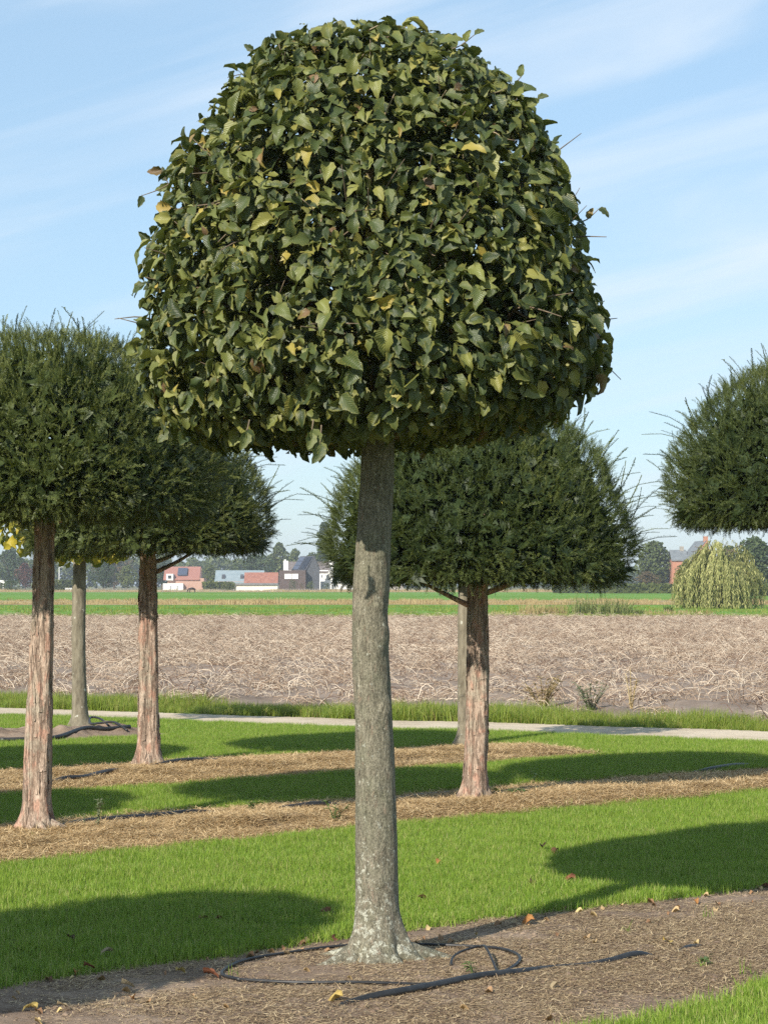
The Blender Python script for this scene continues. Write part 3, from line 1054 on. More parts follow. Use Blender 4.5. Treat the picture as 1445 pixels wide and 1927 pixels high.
rgi, Pi, ni, di, thi = crown_leaves(5200, dep_in, 4, 0.30, 2.3)
ti, nni = leaf_frames(rgi, Pi, ni)
INNER = ([], [])
for k in range(4):
    q = (np.arange(len(Pi)) % 4) == k
    INNER[0].append(scatter(LEAFC[k], Pi[q] + CC, ti[q], nni[q], rgi.uniform(0.06, 0.1, q.sum())))
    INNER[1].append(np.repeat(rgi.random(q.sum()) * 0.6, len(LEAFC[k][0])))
cheap = [scatter(LEAFC[k], (P + CC)[k::4], t_[k::4], n_[k::4], size[k::4]) for k in range(4)]
V_, f3_, f4_, lu_ = join(cheap + INNER[0])
full_crown = npmesh('crown', V_, [f4_], HB, True, {'rnd': np.full(len(V_), 0.4), 'lu': lu_})
fol = ob('crown', build_foliage('crown', mask), tree)
fol['kind'] = 'stuff'
leaf_me = [npmesh('leaf', L[0], [L[2]], HB, True, {'rnd': np.zeros(len(L[0])), 'lu': L[3]}) for L in LEAF]
for i in pick:
    t, n = t_[i], n_[i]
    b = unit(np.cross(t, n)); n = np.cross(b, t)
    o = ob('leaf', leaf_me[vi[i]], tree)
    Mx = Matrix.Identity(4)
    for c_, vec in enumerate((b, t, n)):
        for r_ in range(3): Mx[r_][c_] = vec[r_] * size[i]
    for r_ in range(3): Mx[r_][3] = (P[i] + CC)[r_]
    o.matrix_local = Mx
# limbs and twigs
rb = random.Random(5)
twigs = MB(); pale = MB()
for i in range(22):
    a = i * 2.399 + rb.uniform(-.3, .3)
    z0 = 2.2 + 0.9 * (i / 22) ** 0.9
    x0 = np.interp(-z0, [-q for q in hz_], hx_)
    z1 = z0 + rb.uniform(0.08, 0.55)
    r1 = float(interp_prof(HP, min(z1, 3.85))) * 0.9
    pts = smooth_path([(x0, 0, z0), (x0 + r1 * 0.4 * math.cos(a), r1 * 0.4 * math.sin(a), z0 + 0.12), (x0 + r1 * 0.75 * math.cos(a + .1), r1 * 0.75 * math.sin(a + .1), (z0 + z1) / 2 + .05),
                       (CCX + r1 * math.cos(a), r1 * math.sin(a), z1)], 5)
    b = MB(); b.tube(pts, np.linspace(0.03, 0.006, len(pts)) * rb.uniform(0.6, 1.0), 7)
    b.build('branch', TWIG, tree, True)
    for _ in range(9):
        p = pts[rb.randrange(5, len(pts))]
        d = unit(np.array([math.cos(a) + rb.gauss(0, .7), math.sin(a) + rb.gauss(0, .7), rb.gauss(0.35, .5)]))
        L = rb.uniform(0.12, 0.36)
        q = [p, p + d * L * 0.5 + np.array([0, 0, rb.uniform(-.02, .03)]), p + d * L]
        twigs.tube(smooth_path(q, 3), np.linspace(0.005, 0.0015, 7), 4)
for i in range(90):                      # cut and bare twig ends in the outer shell
    z = rb.uniform(2.4, 3.85); a = F_ + rb.gauss(0, 0.9)
    r = float(interp_prof(HP, z))
    p = np.array([CCX + r * .84 * math.cos(a), r * .84 * math.sin(a), z])
    d = unit(np.array([math.cos(a) * .7 + rb.gauss(0, .5), math.sin(a) * .5 + rb.gauss(0, .4), rb.gauss(0.25, .6)]))
    L = rb.uniform(0.07, 0.17)
    q = [p, p + d * L * .5 + np.array([rb.gauss(0, .012), 0, rb.gauss(0, .012)]), p + d * L]
    (pale if i % 3 == 0 else twigs).tube(smooth_path(q, 3), np.linspace(0.0042 if i % 3 == 0 else 0.0028, 0.0015, 7), 5)
o = twigs.build('twigs', TWIG, tree, True); o['kind'] = 'stuff'
o = pale.build('cut_twigs', TWIGP, tree, True); o['kind'] = 'stuff'


def spray(px0, py0, px1, py1, yoff, leaves):
    """a twig that sticks out of the clipped outline, with a few leaves of its own"""
    Y = 9.22 + yoff
    a = np.array([at(px0, Y), yoff, zt(py0, Y)]); c = np.array([at(px1, Y), yoff - 0.02, zt(py1, Y)])
    mid = (a + c) / 2 + np.array([0, 0, -0.012])
    b = MB(); path = smooth_path([a, mid, c], 5)
    b.tube(path, np.linspace(0.0035, 0.0016, len(path)), 5)
    tw = b.build('long_twig', TWIG, tree, True)
    for (f, ang, s) in leaves:
        p = path[int(f * (len(path) - 1))]
        t = np.array([math.cos(ang), -0.25, math.sin(ang)])
        n = unit(np.array([-math.sin(ang) * 0.5, -0.9, math.cos(ang) * 0.5 + 0.2]))
        t = unit(t); bb = unit(np.cross(t, n)); n = np.cross(bb, t)
        o = ob('leaf', leaf_me[rb.randrange(8)], tw)
        Mx = Matrix.Identity(4)
        for c_, vec in enumerate((bb, t, n)):
            for r_ in range(3): Mx[r_][c_] = vec[r_] * s
        for r_ in range(3): Mx[r_][3] = p[r_]
        o.matrix_local = Mx


spray(345, 328, 268, 370, 0.0, [(1.0, R(-95), 0.045), (0.1, R(170), 0.06)])
spray(530, 125, 478, 96, 0.05, [(1.0, R(160), 0.045), (0.75, R(70), 0.045), (0.5, R(200), 0.05), (0.3, R(50), 0.05)])
spray(662, 80, 674, 42, 0.0, [(0.95, R(150), 0.035), (0.9, R(20), 0.04), (0.4, R(170), 0.05), (0.3, R(30), 0.05)])
spray(840, 95, 892, 68, -0.05, [(1.0, R(20), 0.045), (0.7, R(80), 0.05), (0.55, R(-25), 0.05), (0.3, R(100), 0.06)])
spray(930, 190, 985, 140, 0.0, [(0.9, R(95), 0.05), (0.85, R(-95), 0.055), (0.3, R(60), 0.055)])
spray(965, 215, 1015, 185, 0.0, [(0.95, R(15), 0.05), (0.6, R(-50), 0.05), (0.5, R(75), 0.045)])
spray(1085, 420, 1125, 395, 0.0, [(1.0, R(-20), 0.05), (0.5, R(70), 0.05)])
spray(1120, 590, 1160, 600, 0.0, [(0.3, R(-60), 0.06)])
spray(1085, 695, 1112, 712, -0.2, [(0.2, R(-70), 0.06)])
spray(605, 800, 602, 838, -0.9, [(0.9, R(-100), 0.078), (0.85, R(-75), 0.07), (0.4, R(-120), 0.07)])
spray(590, 790, 585, 815, -0.9, [(0.9, R(-100), 0.07), (0.5, R(-60), 0.075)])
spray(470, 790, 462, 815, -0.8, [(0.9, R(-95), 0.07), (0.5, R(-60), 0.06)])
spray(330, 360, 305, 320, 0.1, [(1.0, R(200), 0.06), (0.6, R(120), 0.06), (0.4, R(210), 0.06)])
spray(310, 470, 284, 452, 0.1, [(1.0, R(150), 0.06), (0.6, R(220), 0.06)])


# the next hornbeam along the row: only its shade lies in the picture
nb = thing('hornbeam_tree', 'clipped hornbeam next along the row whose shade falls on the grass', 'tree', (-3.75, 5.8, 0), 1.1)
ob('trunk', tm, nb)
o = ob('crown', full_crown, nb); o['kind'] = 'stuff'


# ------------------------------------------------------------------ yews
def shoot_template(n, L, bend, seed, nl=0.022, w=0.0036, stemw=0.0016):
    rs = random.Random(seed)
    V, F4, F3 = [], [], []
    m = 4
    path = np.array([(0, L * t, -bend * L * t * t) for t in np.linspace(0, 1, m)])
    v, f, f3 = tube(path, np.linspace(stemw, stemw * 0.6, m), 3, False)
    V += [tuple(q) for q in v]; F4 += [tuple(q) for q in f]
    c = len(V)
    for i in range(n):
        t = (i + 0.5) / n
        p = np.array([0, L * t, -bend * L * t * t])
        ax = unit(np.array([0, 1, -2 * bend * t]))
        side = 1 if i % 2 else -1
        ang = (0 if side > 0 else math.pi) + rs.gauss(0.5 * side, 0.65)
        out = np.array([math.cos(ang), 0, math.sin(ang)])
        d = unit(out * 0.8 + ax * rs.uniform(0.45, 0.9))
        l = nl * rs.uniform(0.75, 1.15) * (1 - 0.35 * t ** 3)
        s = unit(np.cross(d, np.array([0.2, 0.1, 1.0]))) * w * 0.5
        q = p + d * l
        V += [tuple(p), tuple(p + d * l * .5 + s * 1.15), tuple(q), tuple(p + d * l * .5 - s * 1.15)]
        F4.append((c, c + 1, c + 2, c + 3))
        c += 4
    return np.array(V), np.zeros((0, 3), int), np.array(F4), np.zeros((len(V), 3))


SHORT = [shoot_template(20, 0.085, 0.10, s, 0.023, 0.0044) for s in range(4)] + [shoot_template(28, 0.14, 0.15, 9 + s, 0.022, 0.0042) for s in range(3)]
LONGS = [shoot_template(74, 0.34, b, 20 + k, 0.019, 0.0062, 0.0036) for k, b in enumerate((0.25, 0.5, 0.75, -0.2))]
shoot_me = [npmesh('shoot', L[0], [L[2]], YN, True, {'rnd': np.full(len(L[0]), 0.35), 'lu': L[3]}) for L in LONGS]


def yew_surface(rg, prof, n):
    p = np.array(prof)
    zz = np.linspace(p[0, 0], p[-1, 0], 400)
    rr = interp_prof(prof, zz)
    g = np.gradient(rr, zz)
    c = np.cumsum(rr * np.sqrt(1 + np.clip(g, -8, 8) ** 2) + 0.015); c /= c[-1]
    z = np.interp(rg.random(n), c, zz)
    th = rg.uniform(0, 2 * np.pi, n)
    r = np.interp(z, zz, rr)
    nrm = unit(np.stack([np.cos(th), np.sin(th), np.clip(-np.interp(z, zz, g), -2.0, 6)], 1))
    lump = 1 + 0.07 * (vn(np.stack([np.cos(th) * r * 3, np.sin(th) * r * 3, z * 3], 1), 1.1, 13, 2) - 0.5) * 2
    return th, z, np.stack([r * lump * np.cos(th), r * lump * np.sin(th), z], 1), nrm


def yew_crown(name, prof, n, seed):
    rg = np.random.default_rng(seed)
    th, z, P, nrm = yew_surface(rg, prof, n)
    d = np.clip(rg.exponential(0.03, n), 0, 0.16) + 0.035
    P = P - nrm * d[:, None]
    zlo, zhi = prof[0][0], prof[-1][0]
    hh = np.clip((z - zlo) / (zhi - zlo), 0, 1)[:, None]
    up = 0.25 + 0.85 * hh
    dirn = unit(nrm * 0.75 + np.array([0, 0, 1.0]) * up + rg.normal(0, 0.42, (n, 3)))
    under = (z < zlo + 0.1)
    dirn[under] = unit(nrm[under] + rg.normal(0, 0.5, (under.sum(), 3)))
    nn = unit(nrm * 0.5 + np.array([0, 0, 0.8]) + rg.normal(0, 0.4, (n, 3)))
    parts, rn = [], []
    sc = rg.uniform(0.5, 0.95, n)
    tv = rg.integers(0, len(SHORT), n)
    patch = vn(P, 3.0, 15, 2)
    for k in range(len(SHORT)):
        q = tv == k
        parts.append(scatter(SHORT[k], P[q], dirn[q], nn[q], sc[q]))
        T = SHORT[k]
        tip = np.clip(T[0][:, 1] / T[0][:, 1].max(), 0, 1) * 0.18
        base = np.clip(0.10 + 0.55 * patch[q] * rg.uniform(0.5, 1.15, q.sum()) + 0.10 * rg.random(q.sum()), 0, 0.8)
        rn.append((base[:, None] + tip[None]).ravel())
    # inner sprays keep the crown dense
    m = n
    thi, zi, Pi, ni = yew_surface(rg, prof, m)
    Pi = Pi - ni * rg.uniform(0.15, 0.42, m)[:, None]
    mu = 1500
    ru = np.sqrt(rg.random(mu)) * prof[1][1]; au = rg.uniform(0, 6.283, mu)
    Pi[:mu] = np.stack([ru * np.cos(au), ru * np.sin(au), zlo + rg.uniform(.06, .22, mu)], 1)
    Vq = np.array([(-.5, 0, 0), (-.2, .45, .1), (.25, .5, -.1), (.5, .1, 0), (0, 1, 0), (-.55, .8, .2), (.6, .85, -.2)], float)
    F3 = np.array([(0, 1, 5), (0, 3, 1), (3, 2, 1), (3, 6, 2), (1, 2, 4)])
    tmpl = (Vq * np.array([0.55, 1, 0.6]), F3, np.zeros((0, 4), int), np.zeros((7, 3)))
    parts.append(scatter(tmpl, Pi, rg.normal(0, 1, (m, 3)), rg.normal(0, 1, (m, 3)), rg.uniform(0.07, 0.14, m)))
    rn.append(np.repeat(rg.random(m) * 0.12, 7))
    mu = 1500
    ru = np.sqrt(rg.random(mu)) * prof[1][1]; au = rg.uniform(0, 6.283, mu)
    Pu = np.stack([ru * np.cos(au), ru * np.sin(au), zlo + rg.uniform(.02, .12, mu)], 1)
    du = unit(np.stack([np.cos(au), np.sin(au), -0.3 + 0 * au], 1) + rg.normal(0, .55, (mu, 3)))
    parts.append(scatter(SHORT[1], Pu, du, np.tile(np.array([0, 0, 1.0]), (mu, 1)) + rg.normal(0, .3, (mu, 3)), rg.uniform(.7, 1.1, mu)))
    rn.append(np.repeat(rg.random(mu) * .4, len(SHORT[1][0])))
    V, f3, f4, lu = join(parts)
    me = npmesh(name, V, [f3, f4], YN, True, {'rnd': np.concatenate(rn), 'lu': lu})
    print(name, 'tris', len(f3) + 2 * len(f4))
    return me


PROF_A = [(0.0, 0.80), (0.03, 1.0), (0.12, 1.06), (0.3, 1.10), (0.5, 1.06), (0.7, 0.98), (0.9, 0.86), (1.05, 0.70), (1.17, 0.48), (1.25, 0.1)]          # left and right yews
PROF_B = [(0.0, 0.88), (0.05, 1.04), (0.2, 1.11), (0.42, 1.10), (0.65, 1.03), (0.9, 0.89), (1.1, 0.72), (1.28, 0.46), (1.36, 0.1)]          # centre yew
crownA = yew_crown('crown', PROF_A, 9000, 21)
crownB = yew_crown('crown', PROF_B, 9400, 22)


def yew_disp(seed, lob=3, amp=0.14):
    def f(Z, TH, Rr):
        P = np.stack([np.cos(TH) * 2.0, np.sin(TH) * 2.0, Z * 0.6], 1)
        ph = 1.2 * (vn2(Z, Z * 0, 0.8, seed) - 0.5)
        r = Rr * (1 + amp * np.cos(lob * TH + seed + ph) + 0.5 * amp * np.cos((lob + 2) * TH - seed + 2 * ph))
        rid = np.abs(vn(P, 3.2, seed, 3) - 0.5) * 2
        r = r + 0.013 * (rid - 0.4) * (Rr / 0.08)
        P2 = P * np.array([1, 1, 2.5])
        r = r + 0.004 * (vn(P2, 5, seed + 3, 3) > 0.52) * (Rr / 0.08)
        fl = np.clip((0.26 - Z) / 0.26, 0, 1) ** 2.2
        r = r + fl * (0.035 + 0.045 * np.cos(5 * TH + seed))
        return r
    return f


def flakes(zs, cx, cy, rad, disp, seed, n=55):
    """loose bark plates standing proud of the trunk"""
    rg = np.random.default_rng(seed)
    b = MB()
    for i in range(n):
        z = rg.uniform(0.12, zs[-1] - 0.35); th = rg.uniform(-math.pi, 0.3)
        X, Y, Rr = (np.interp(z, zs, q) for q in (cx, cy, rad))
        hw, hh_ = rg.uniform(0.006, 0.016), rg.uniform(0.025, 0.075)
        us = np.linspace(-1, 1, 3); vs = np.linspace(-1, 1, 4)
        V = []
        for v_ in vs:
            for u_ in us:
                zz_ = z + v_ * hh_
                tt = th + u_ * hw / Rr * (1 - 0.3 * abs(v_)) + 0.1 * v_ * rg.normal(0, .3)
                r = float(disp(np.array([zz_]), np.array([tt]), np.array([Rr]))[0]) + 0.004 + 0.007 * max(0, -v_) * rg.random()
                V.append((X + r * math.cos(tt), Y + r * math.sin(tt), zz_))
        F = [(r_ * 3 + c_, r_ * 3 + c_ + 1, r_ * 3 + c_ + 4, r_ * 3 + c_ + 3) for r_ in range(3) for c_ in range(2)]
        b.add(V, F)
    return b


def make_yew(label, loc, zb, crown, cscale, crot, trunk_pts, seed, lobes=3, amp=0.14, nsh=70, limbs=(), prof=None, group='clipped umbrella yews', flare=()):
    """trunk_pts: (z, x offset, radius)"""
    t = thing('yew_tree', label, 'tree', (loc[0], loc[1], 0), 0, group)
    zs = [p[0] for p in trunk_pts]; cx = [p[1] for p in trunk_pts]; rd = [p[2] for p in trunk_pts]
    cy = [0.0] * len(zs)
    dsp = yew_disp(seed, lobes, amp)
    ob('trunk', trunk_mesh('trunk', zs, cx, cy, rd, 48, dsp, BY, 0.02), t)
    o = flakes(zs, cx, cy, rd, dsp, seed).build('bark_flakes', BY, t, True); o['kind'] = 'stuff'
    for a0, L, w in flare:
        pts = [(cx[0] + (0.06 + L * q) * math.cos(a0 + .2 * q), (0.06 + L * q) * math.sin(a0 + .2 * q), 0.075 * (1 - q) ** 1.3 + 0.02) for q in np.linspace(0, 1, 8)]
        b = MB(); b.tube(np.array(pts), np.linspace(w, w * .3, 8), 9); b.build('root', BY, t, True)
    c = ob('crown', crown, t)
    c['kind'] = 'stuff'
    c.location = (cx[-1], 0, zb); c.scale = cscale; c.rotation_euler = (0, 0, crot)
    rs = random.Random(seed)
    lm = list(limbs) or [(rs.uniform(0, 6.28), rs.uniform(0.45, 0.85), rs.uniform(0.1, 0.3)) for _ in range(9)]
    for i_, (a, L, rise) in enumerate(lm):
        z0 = zb + rs.uniform(-.10, .08) - (0.12 if i_ == 0 else 0)
        x0 = float(np.interp(z0, zs, cx))
        pts = smooth_path([(x0, 0, z0), (x0 + L * .35 * math.cos(a), L * .35 * math.sin(a), z0 + rise * .45), (x0 + L * .7 * math.cos(a + .15), L * .7 * math.sin(a + .15), z0 + rise * .75 + .03),
                           (x0 + L * math.cos(a), L * math.sin(a), z0 + rise + .1)], 4)
        b = MB(); b.tube(pts, np.linspace(0.024, 0.007, len(pts)), 7); b.build('limb', BY, t, True)
    # long loose shoots standing out of the clipped outline
    rg = np.random.default_rng(seed + 50)
    if nsh:
        th, z, Pq, nr = yew_surface(rg, prof, nsh * 6)
        zlo, zhi = prof[0][0], prof[-1][0]
        ok = np.where(z > zlo + 0.22 * (zhi - zlo))[0]
        # favour those that stand at the outline as seen from the camera
        side = np.abs(nr[ok] @ unit(np.array([loc[0], loc[1], 0.0])))
        ok = ok[np.argsort(side + rg.random(len(ok)) * 0.45)][:nsh]
        for i in ok:
            p = Pq[i] * np.array(cscale) + np.array([cx[-1], 0, zb])
            h = (z[i] - zlo) / (zhi - zlo)
            n = nr[i]
            t3 = unit(n * 0.8 + np.array([0, 0, 0.35 + 0.9 * h]) + rg.normal(0, .16, 3))
            p = p - t3 * 0.12
            nn = unit(n * 0.2 + np.array([0, 0, 1.0]) + rg.normal(0, .25, 3))
            bb = unit(np.cross(t3, nn)); nn = np.cross(bb, t3)
            s = rg.uniform(0.45, 1.0)
            o = ob('shoot', shoot_me[rg.integers(0, 4)], t)
            Mx = Matrix.Identity(4)
            for c_, vec in enumerate((bb, t3, nn)):
                for r_ in range(3): Mx[r_][c_] = vec[r_] * s
            for r_ in range(3): Mx[r_][3] = p[r_]
            o.matrix_local = Mx
    return t


# left yew
Y1 = 14.03
make_yew('umbrella yew with broad crown and peeling reddish trunk beside a small grey weed', (at(70, Y1), Y1), zt(982, Y1), crownA, (1.05, 1.05, 0.98), 0.4,
         [(0, 0.0, .094), (.1, 0.005, .085), (.4, .012, .080), (.9, .028, .072), (1.4, .045, .062), (1.9, .055, .058), (2.3, .05, .05)], 3, 3, 0.17, 130, prof=PROF_A, flare=((-0.5, 0.26, 0.035), (-1.2, 0.15, 0.03)))
# centre yew
Y2 = 16.1
make_yew('umbrella yew with a forked fluted trunk and low bare limb standing behind the hornbeam trunk', (at(893, Y2), Y2), zt(1101, Y2), crownB, (1.06, 1.02, 1.02), 2.0,
         [(0, 0.0, .105), (.12, .0, .092), (.5, .015, .086), (1.0, .022, .083), (1.3, .02, .08), (1.7, .02, .07), (2.2, .03, .05)], 8, 2, 0.21, 150, prof=PROF_B,
         limbs=((math.pi + .15, 0.55, 0.20), (math.pi - .5, .6, .15), (0.1, 0.5, .12), (0.6, .6, .1), (-.5, .5, .15), (-1.2, .5, .15), (-2.0, .5, .15), (1.6, .5, .1), (2.3, .5, .2)))
# yew of the third row
Y3 = 19.0
make_yew('umbrella yew with a mossy and pinkish trunk partly hidden behind the broader yew crown', (at(280, Y3), Y3), zt(1044, Y3), crownB, (0.98, 0.98, 0.93), 4.1,
         [(0, 0.0, .11), (.12, .0, .1), (.5, .0, .088), (1.0, .0, .082), (1.5, -.005, .078), (2.1, -.005, .06)], 14, 3, 0.14, 120, prof=PROF_B)
# right yew
Y4 = 18.2
make_yew('umbrella yew cut off by the picture edge with feathery shoots against the sky', (at(1530, Y4), Y4), zt(994, Y4), crownA, (1.12, 1.12, 1.12), 2.9,
         [(0, 0.0, .10), (.4, .0, .085), (1.2, .0, .08), (2.2, .0, .065)], 17, 3, 0.1, 140, prof=PROF_A)
# row neighbours that only throw shade into the picture
make_yew('umbrella yew outside the picture shading the second straw bed', (-5.06, 11.96), 2.0, crownA, (1.03, 1.03, 1.05), 1.4,
         [(0, 0.0, .094), (.4, .012, .080), (1.4, .0, .062), (2.3, .0, .05)], 19, 3, 0.10, 0, prof=PROF_A)
make_yew('umbrella yew outside the picture shading the third straw bed', (-4.95, 16.95), 1.9, crownB, (1.0, 1.0, 0.95), 1.0,
         [(0, 0.0, .094), (.4, .012, .080), (1.4, .0, .062), (2.3, .0, .05)], 23, 3, 0.10, 0, prof=PROF_B)


# ------------------------------------------------------------------ two grey barked trees with yellow leaves
MAPLE = [leaf_template(0.3, 0.25, 0.3, rows=4, cols=4, width=0.5, serr=0.10, seed=60 + s) for s in range(3)]


def yellow_tree(label, loc, pts, zc, rc, hc, n, seed):
    t = thing('maple_tree', label, 'tree', (loc[0], loc[1], 0))
    zs = [p[0] for p in pts]
    def dsp(Z, TH, Rr):
        P = np.stack([np.cos(TH) * 2, np.sin(TH) * 2, Z * 3], 1)
        fl = np.clip((0.2 - Z) / 0.2, 0, 1) ** 2
        return Rr * (1 + 0.1 * (vn(P, 1.2, seed, 2) - .5)) + 0.008 * (vn(P, 5, seed + 1, 3) - .5) + fl * (0.055 + 0.03 * np.cos(4 * TH + 1))
    ob('trunk', trunk_mesh('trunk', zs, [p[1] for p in pts], [0.0] * len(pts), [p[2] for p in pts], 32, dsp, BG_, 0.03), t)
    rg = np.random.default_rng(seed)
    d = unit(rg.normal(0, 1, (n, 3))); r = rg.uniform(0.45, 1, n) ** 0.5
    P = d * r[:, None] * np.array([rc, rc, hc]) + np.array([pts[-1][1], 0, zc])
    parts, rn = [], []
    for k in range(3):
        q = np.arange(n) % 3 == k
        tt = d[q] * .5 + np.array([0, 0, -.6]) + rg.normal(0, .5, (q.sum(), 3))
        parts.append(scatter(MAPLE[k], P[q], tt, d[q] + np.array([0, 0, .6]) + rg.normal(0, .4, (q.sum(), 3)), rg.uniform(.07, .13, q.sum())))
        rn.append(np.repeat(rg.random(q.sum()), len(MAPLE[k][0])))
    V, f3, f4, lu = join(parts)
    c = ob('crown', npmesh('crown', V, [f4], YM, True, {'rnd': np.concatenate(rn), 'lu': lu}), t); c['kind'] = 'stuff'
    rs = random.Random(seed)
    for i in range(8):
        a = i * 0.8 + rs.uniform(-.3, .3); L = rc * rs.uniform(.6, .9)
        z0 = pts[-1][0] - 0.7 + rs.uniform(0, .5)
        x0 = pts[-1][1]
        pp = smooth_path([(x0, 0, z0), (x0 + L * .5 * math.cos(a), L * .5 * math.sin(a), z0 + rs.uniform(.05, .3)), (x0 + L * math.cos(a), L * math.sin(a), z0 + rs.uniform(-.1, .5))], 4)
        b = MB(); b.tube(pp, np.linspace(.025, .006, len(pp)), 6); b.build('branch', TWIG, t, True)
    return t


Y5 = 24.2
yellow_tree('slim grey trunk with white lichen spots and yellow leaves behind the umbrella yews', (at(151, Y5), Y5),
            [(0, 0, .105), (.2, 0, .088), (.6, -.01, .078), (1.1, -.015, .075), (1.5, -.01, .075), (1.9, 0, .07), (2.6, 0, .05)], 2.25, .92, .40, 650, 71)
Y6 = 21.4
yellow_tree('pale grey trunk mostly hidden behind the forked yew trunk', (at(876, Y6), Y6),
            [(0, 0, .09), (.2, 0, .08), (.8, .0, .078), (1.5, .0, .075), (2.0, 0, .07), (2.6, 0, .05)], 2.1, .72, .40, 700, 72)


# ------------------------------------------------------------------ irrigation hoses
def hose(name, label, pts, r, zs=None, parent=None, seg=7, cat='hose', group=None):
    P = []
    for i, (px, py) in enumerate(pts):
        g = G(px, py)
        g[2] = hgt(g) + 0.006 + (zs[i] if zs else r * 0.75)
        P.append(g)
    b = MB(); pp = smooth_path(P, seg)
    b.tube(pp, r, 10)
    o = b.build(name, HOSE, parent, True)
    return tag(o, label, cat, group) if label else o


ring = [(452, 1860), (418, 1850), (432, 1833), (475, 1817), (579, 1799), (644, 1792), (712, 1789), (778, 1789), (878, 1794), (943, 1802), (976, 1818), (970, 1832), (935, 1847), (878, 1860), (803, 1868), (679, 1870), (554, 1868), (452, 1860)]
hose('hose_ring', 'thin black hose laid in a ring around the hornbeam base', ring, 0.0068, [0.008] * 18)
hose('feed_hose', 'thin black hose loop arching up between ring and thick pipe', [(848, 1833), (852, 1824), (870, 1817), (905, 1812), (914, 1820), (925, 1834), (936, 1848)], 0.005, [0.0, 0.02, 0.035, 0.045, 0.045, 0.03, 0.01])
hose('irrigation_pipe', 'thick black irrigation pipe half buried in the bare soil in front', [(560, 1925), (640, 1903), (700, 1893), (760, 1884), (830, 1869), (900, 1855), (960, 1846), (1030, 1834), (1100, 1827), (1150, 1821), (1200, 1813), (1250, 1805), (1300, 1797), (1360, 1785)],
     0.0165, [-0.05, -0.012, 0.004, 0.008, 0.010, 0.010, 0.008, -0.010, -0.012, 0.0, 0.004, -0.03, -0.006, -0.05])
hose('irrigation_pipe', 'black irrigation pipe along the straw bed beside the leftmost yew', [(100, 1572), (150, 1563), (200, 1558), (280, 1551), (370, 1543), (450, 1537), (540, 1532), (610, 1528), (680, 1520), (770, 1506), (860, 1494)],
     0.02, [0.0, 0.012, 0.025, 0.028, 0.028, -0.02, 0.02, 0.024, -0.03, 0.01, 0.0])
hose('irrigation_pipe', 'black irrigation pipe along the straw bed of the pink trunked yew', [(60, 1488), (120, 1480), (160, 1475), (210, 1464), (260, 1456), (335, 1449), (400, 1443), (440, 1440), (520, 1432), (600, 1426)],
     0.02, [-0.02, 0.02, 0.012, 0.025, -0.01, 0.03, 0.025, -0.02, -0.01, -0.02])
hose('irrigation_pipe', 'black irrigation pipe passing the slim grey trunk near the path', [(0, 1399), (60, 1398), (110, 1395), (160, 1388), (200, 1386), (245, 1383)], 0.022, [0.02] * 6)
hose('feed_hose', 'thin black hose curled at the foot of the slim grey trunk', [(240, 1386), (215, 1383), (190, 1382), (170, 1380), (172, 1376), (190, 1377), (205, 1382)], 0.012, [0.02, 0.03, 0.05, 0.06, 0.09, 0.07, 0.03])
hose('irrigation_pipe', 'black irrigation pipe lying at the far end of the straw bed', [(1300, 1458), (1345, 1454), (1390, 1448), (1420, 1444)], 0.022, [0.0, 0.03, 0.03, 0.0])

# ------------------------------------------------------------------ fallen leaves
dead_me = [npmesh('fallen_leaf', L[0], [L[2]], DEAD, True, {'rnd': np.zeros(len(L[0])), 'lu': L[3]}) for L in CURLED]


def fallen(px, py, s, hue, label, up=0.02):
    g = G(px, py)
    L = CURLED[random.randrange(3)]
    me = npmesh('fallen_leaf', L[0], [L[2]], DEAD_AT(hue), True, {'rnd': np.full(len(L[0]), 0.0), 'lu': L[3]})
    o = ob('fallen_leaf', me)
    o.location = (g[0], g[1], hgt(g) + up)
    s *= 0.66
    o.scale = (s, s, s)
    o.rotation_euler = (random.uniform(-.25, .3), random.uniform(-.35, .35), random.uniform(0, 6.28))
    tag(o, label, 'leaf', 'fallen leaves on the ground')


_dm = {}
LITTER = m_leaf('leaf_litter', [(0.0, (0.13, 0.07, 0.04)), (0.4, (0.30, 0.17, 0.09)), (0.8, (0.46, 0.32, 0.17)), (1.0, (0.55, 0.44, 0.2))], 0.1, 0.75, 0.2, False)
lit = [npmesh('litter', np.vstack([L[0] * np.array([1, 1, 1.3])]), [L[2]], LITTER, True, {'rnd': np.full(len(L[0]), .1 * q), 'lu': L[3]}) for q, L in enumerate(
    [leaf_template(0.6, 0.5, 0.9, rows=4, cols=2, seed=70 + q) for q in range(4)])]
x, y = rand_pts(3000, -3.2, 4.6, 6.6, 13.2)
u_, v_ = uv_of(x, y)
keep = (beds(x, y) == 1) & inview(x, y) & (rng.random(len(x)) < 0.10 + 0.55 * np.clip((v_ - 7.6) / .4, 0, 1) + 0.15 * (x < -.6))
x, y = x[keep], y[keep]
instancer('leaf_litter', np.stack([x, y, 0.012 + bed_height(x, y, 1)], 1), rng.uniform(0, 6.28, len(x)), rng.uniform(0.018, 0.05, len(x)), lit, rng.integers(0, 4, len(x)))


def DEAD_AT(h):
    if h not in _dm:
        c = {'dark': (0.075, 0.035, 0.024), 'brown': (0.19, 0.10, 0.05), 'red': (0.24, 0.095, 0.05), 'orange': (0.46, 0.22, 0.075), 'yellow': (0.52, 0.38, 0.12), 'pale': (0.42, 0.33, 0.2)}[h]
        t = NT('fallen_leaf_' + h)
        v = t.obj((1, 1, 1))
        col = t.ramp(t.noise(v, 5, 4), [(0.35, tuple(x * .65 for x in c)), (0.65, c)])
        _dm[h] = t.fin(col, 0.7, t.bump(t.noise(v, 18, 3), .4, .05), 0.2, trans=col, tfac=0.12)
    return _dm[h]


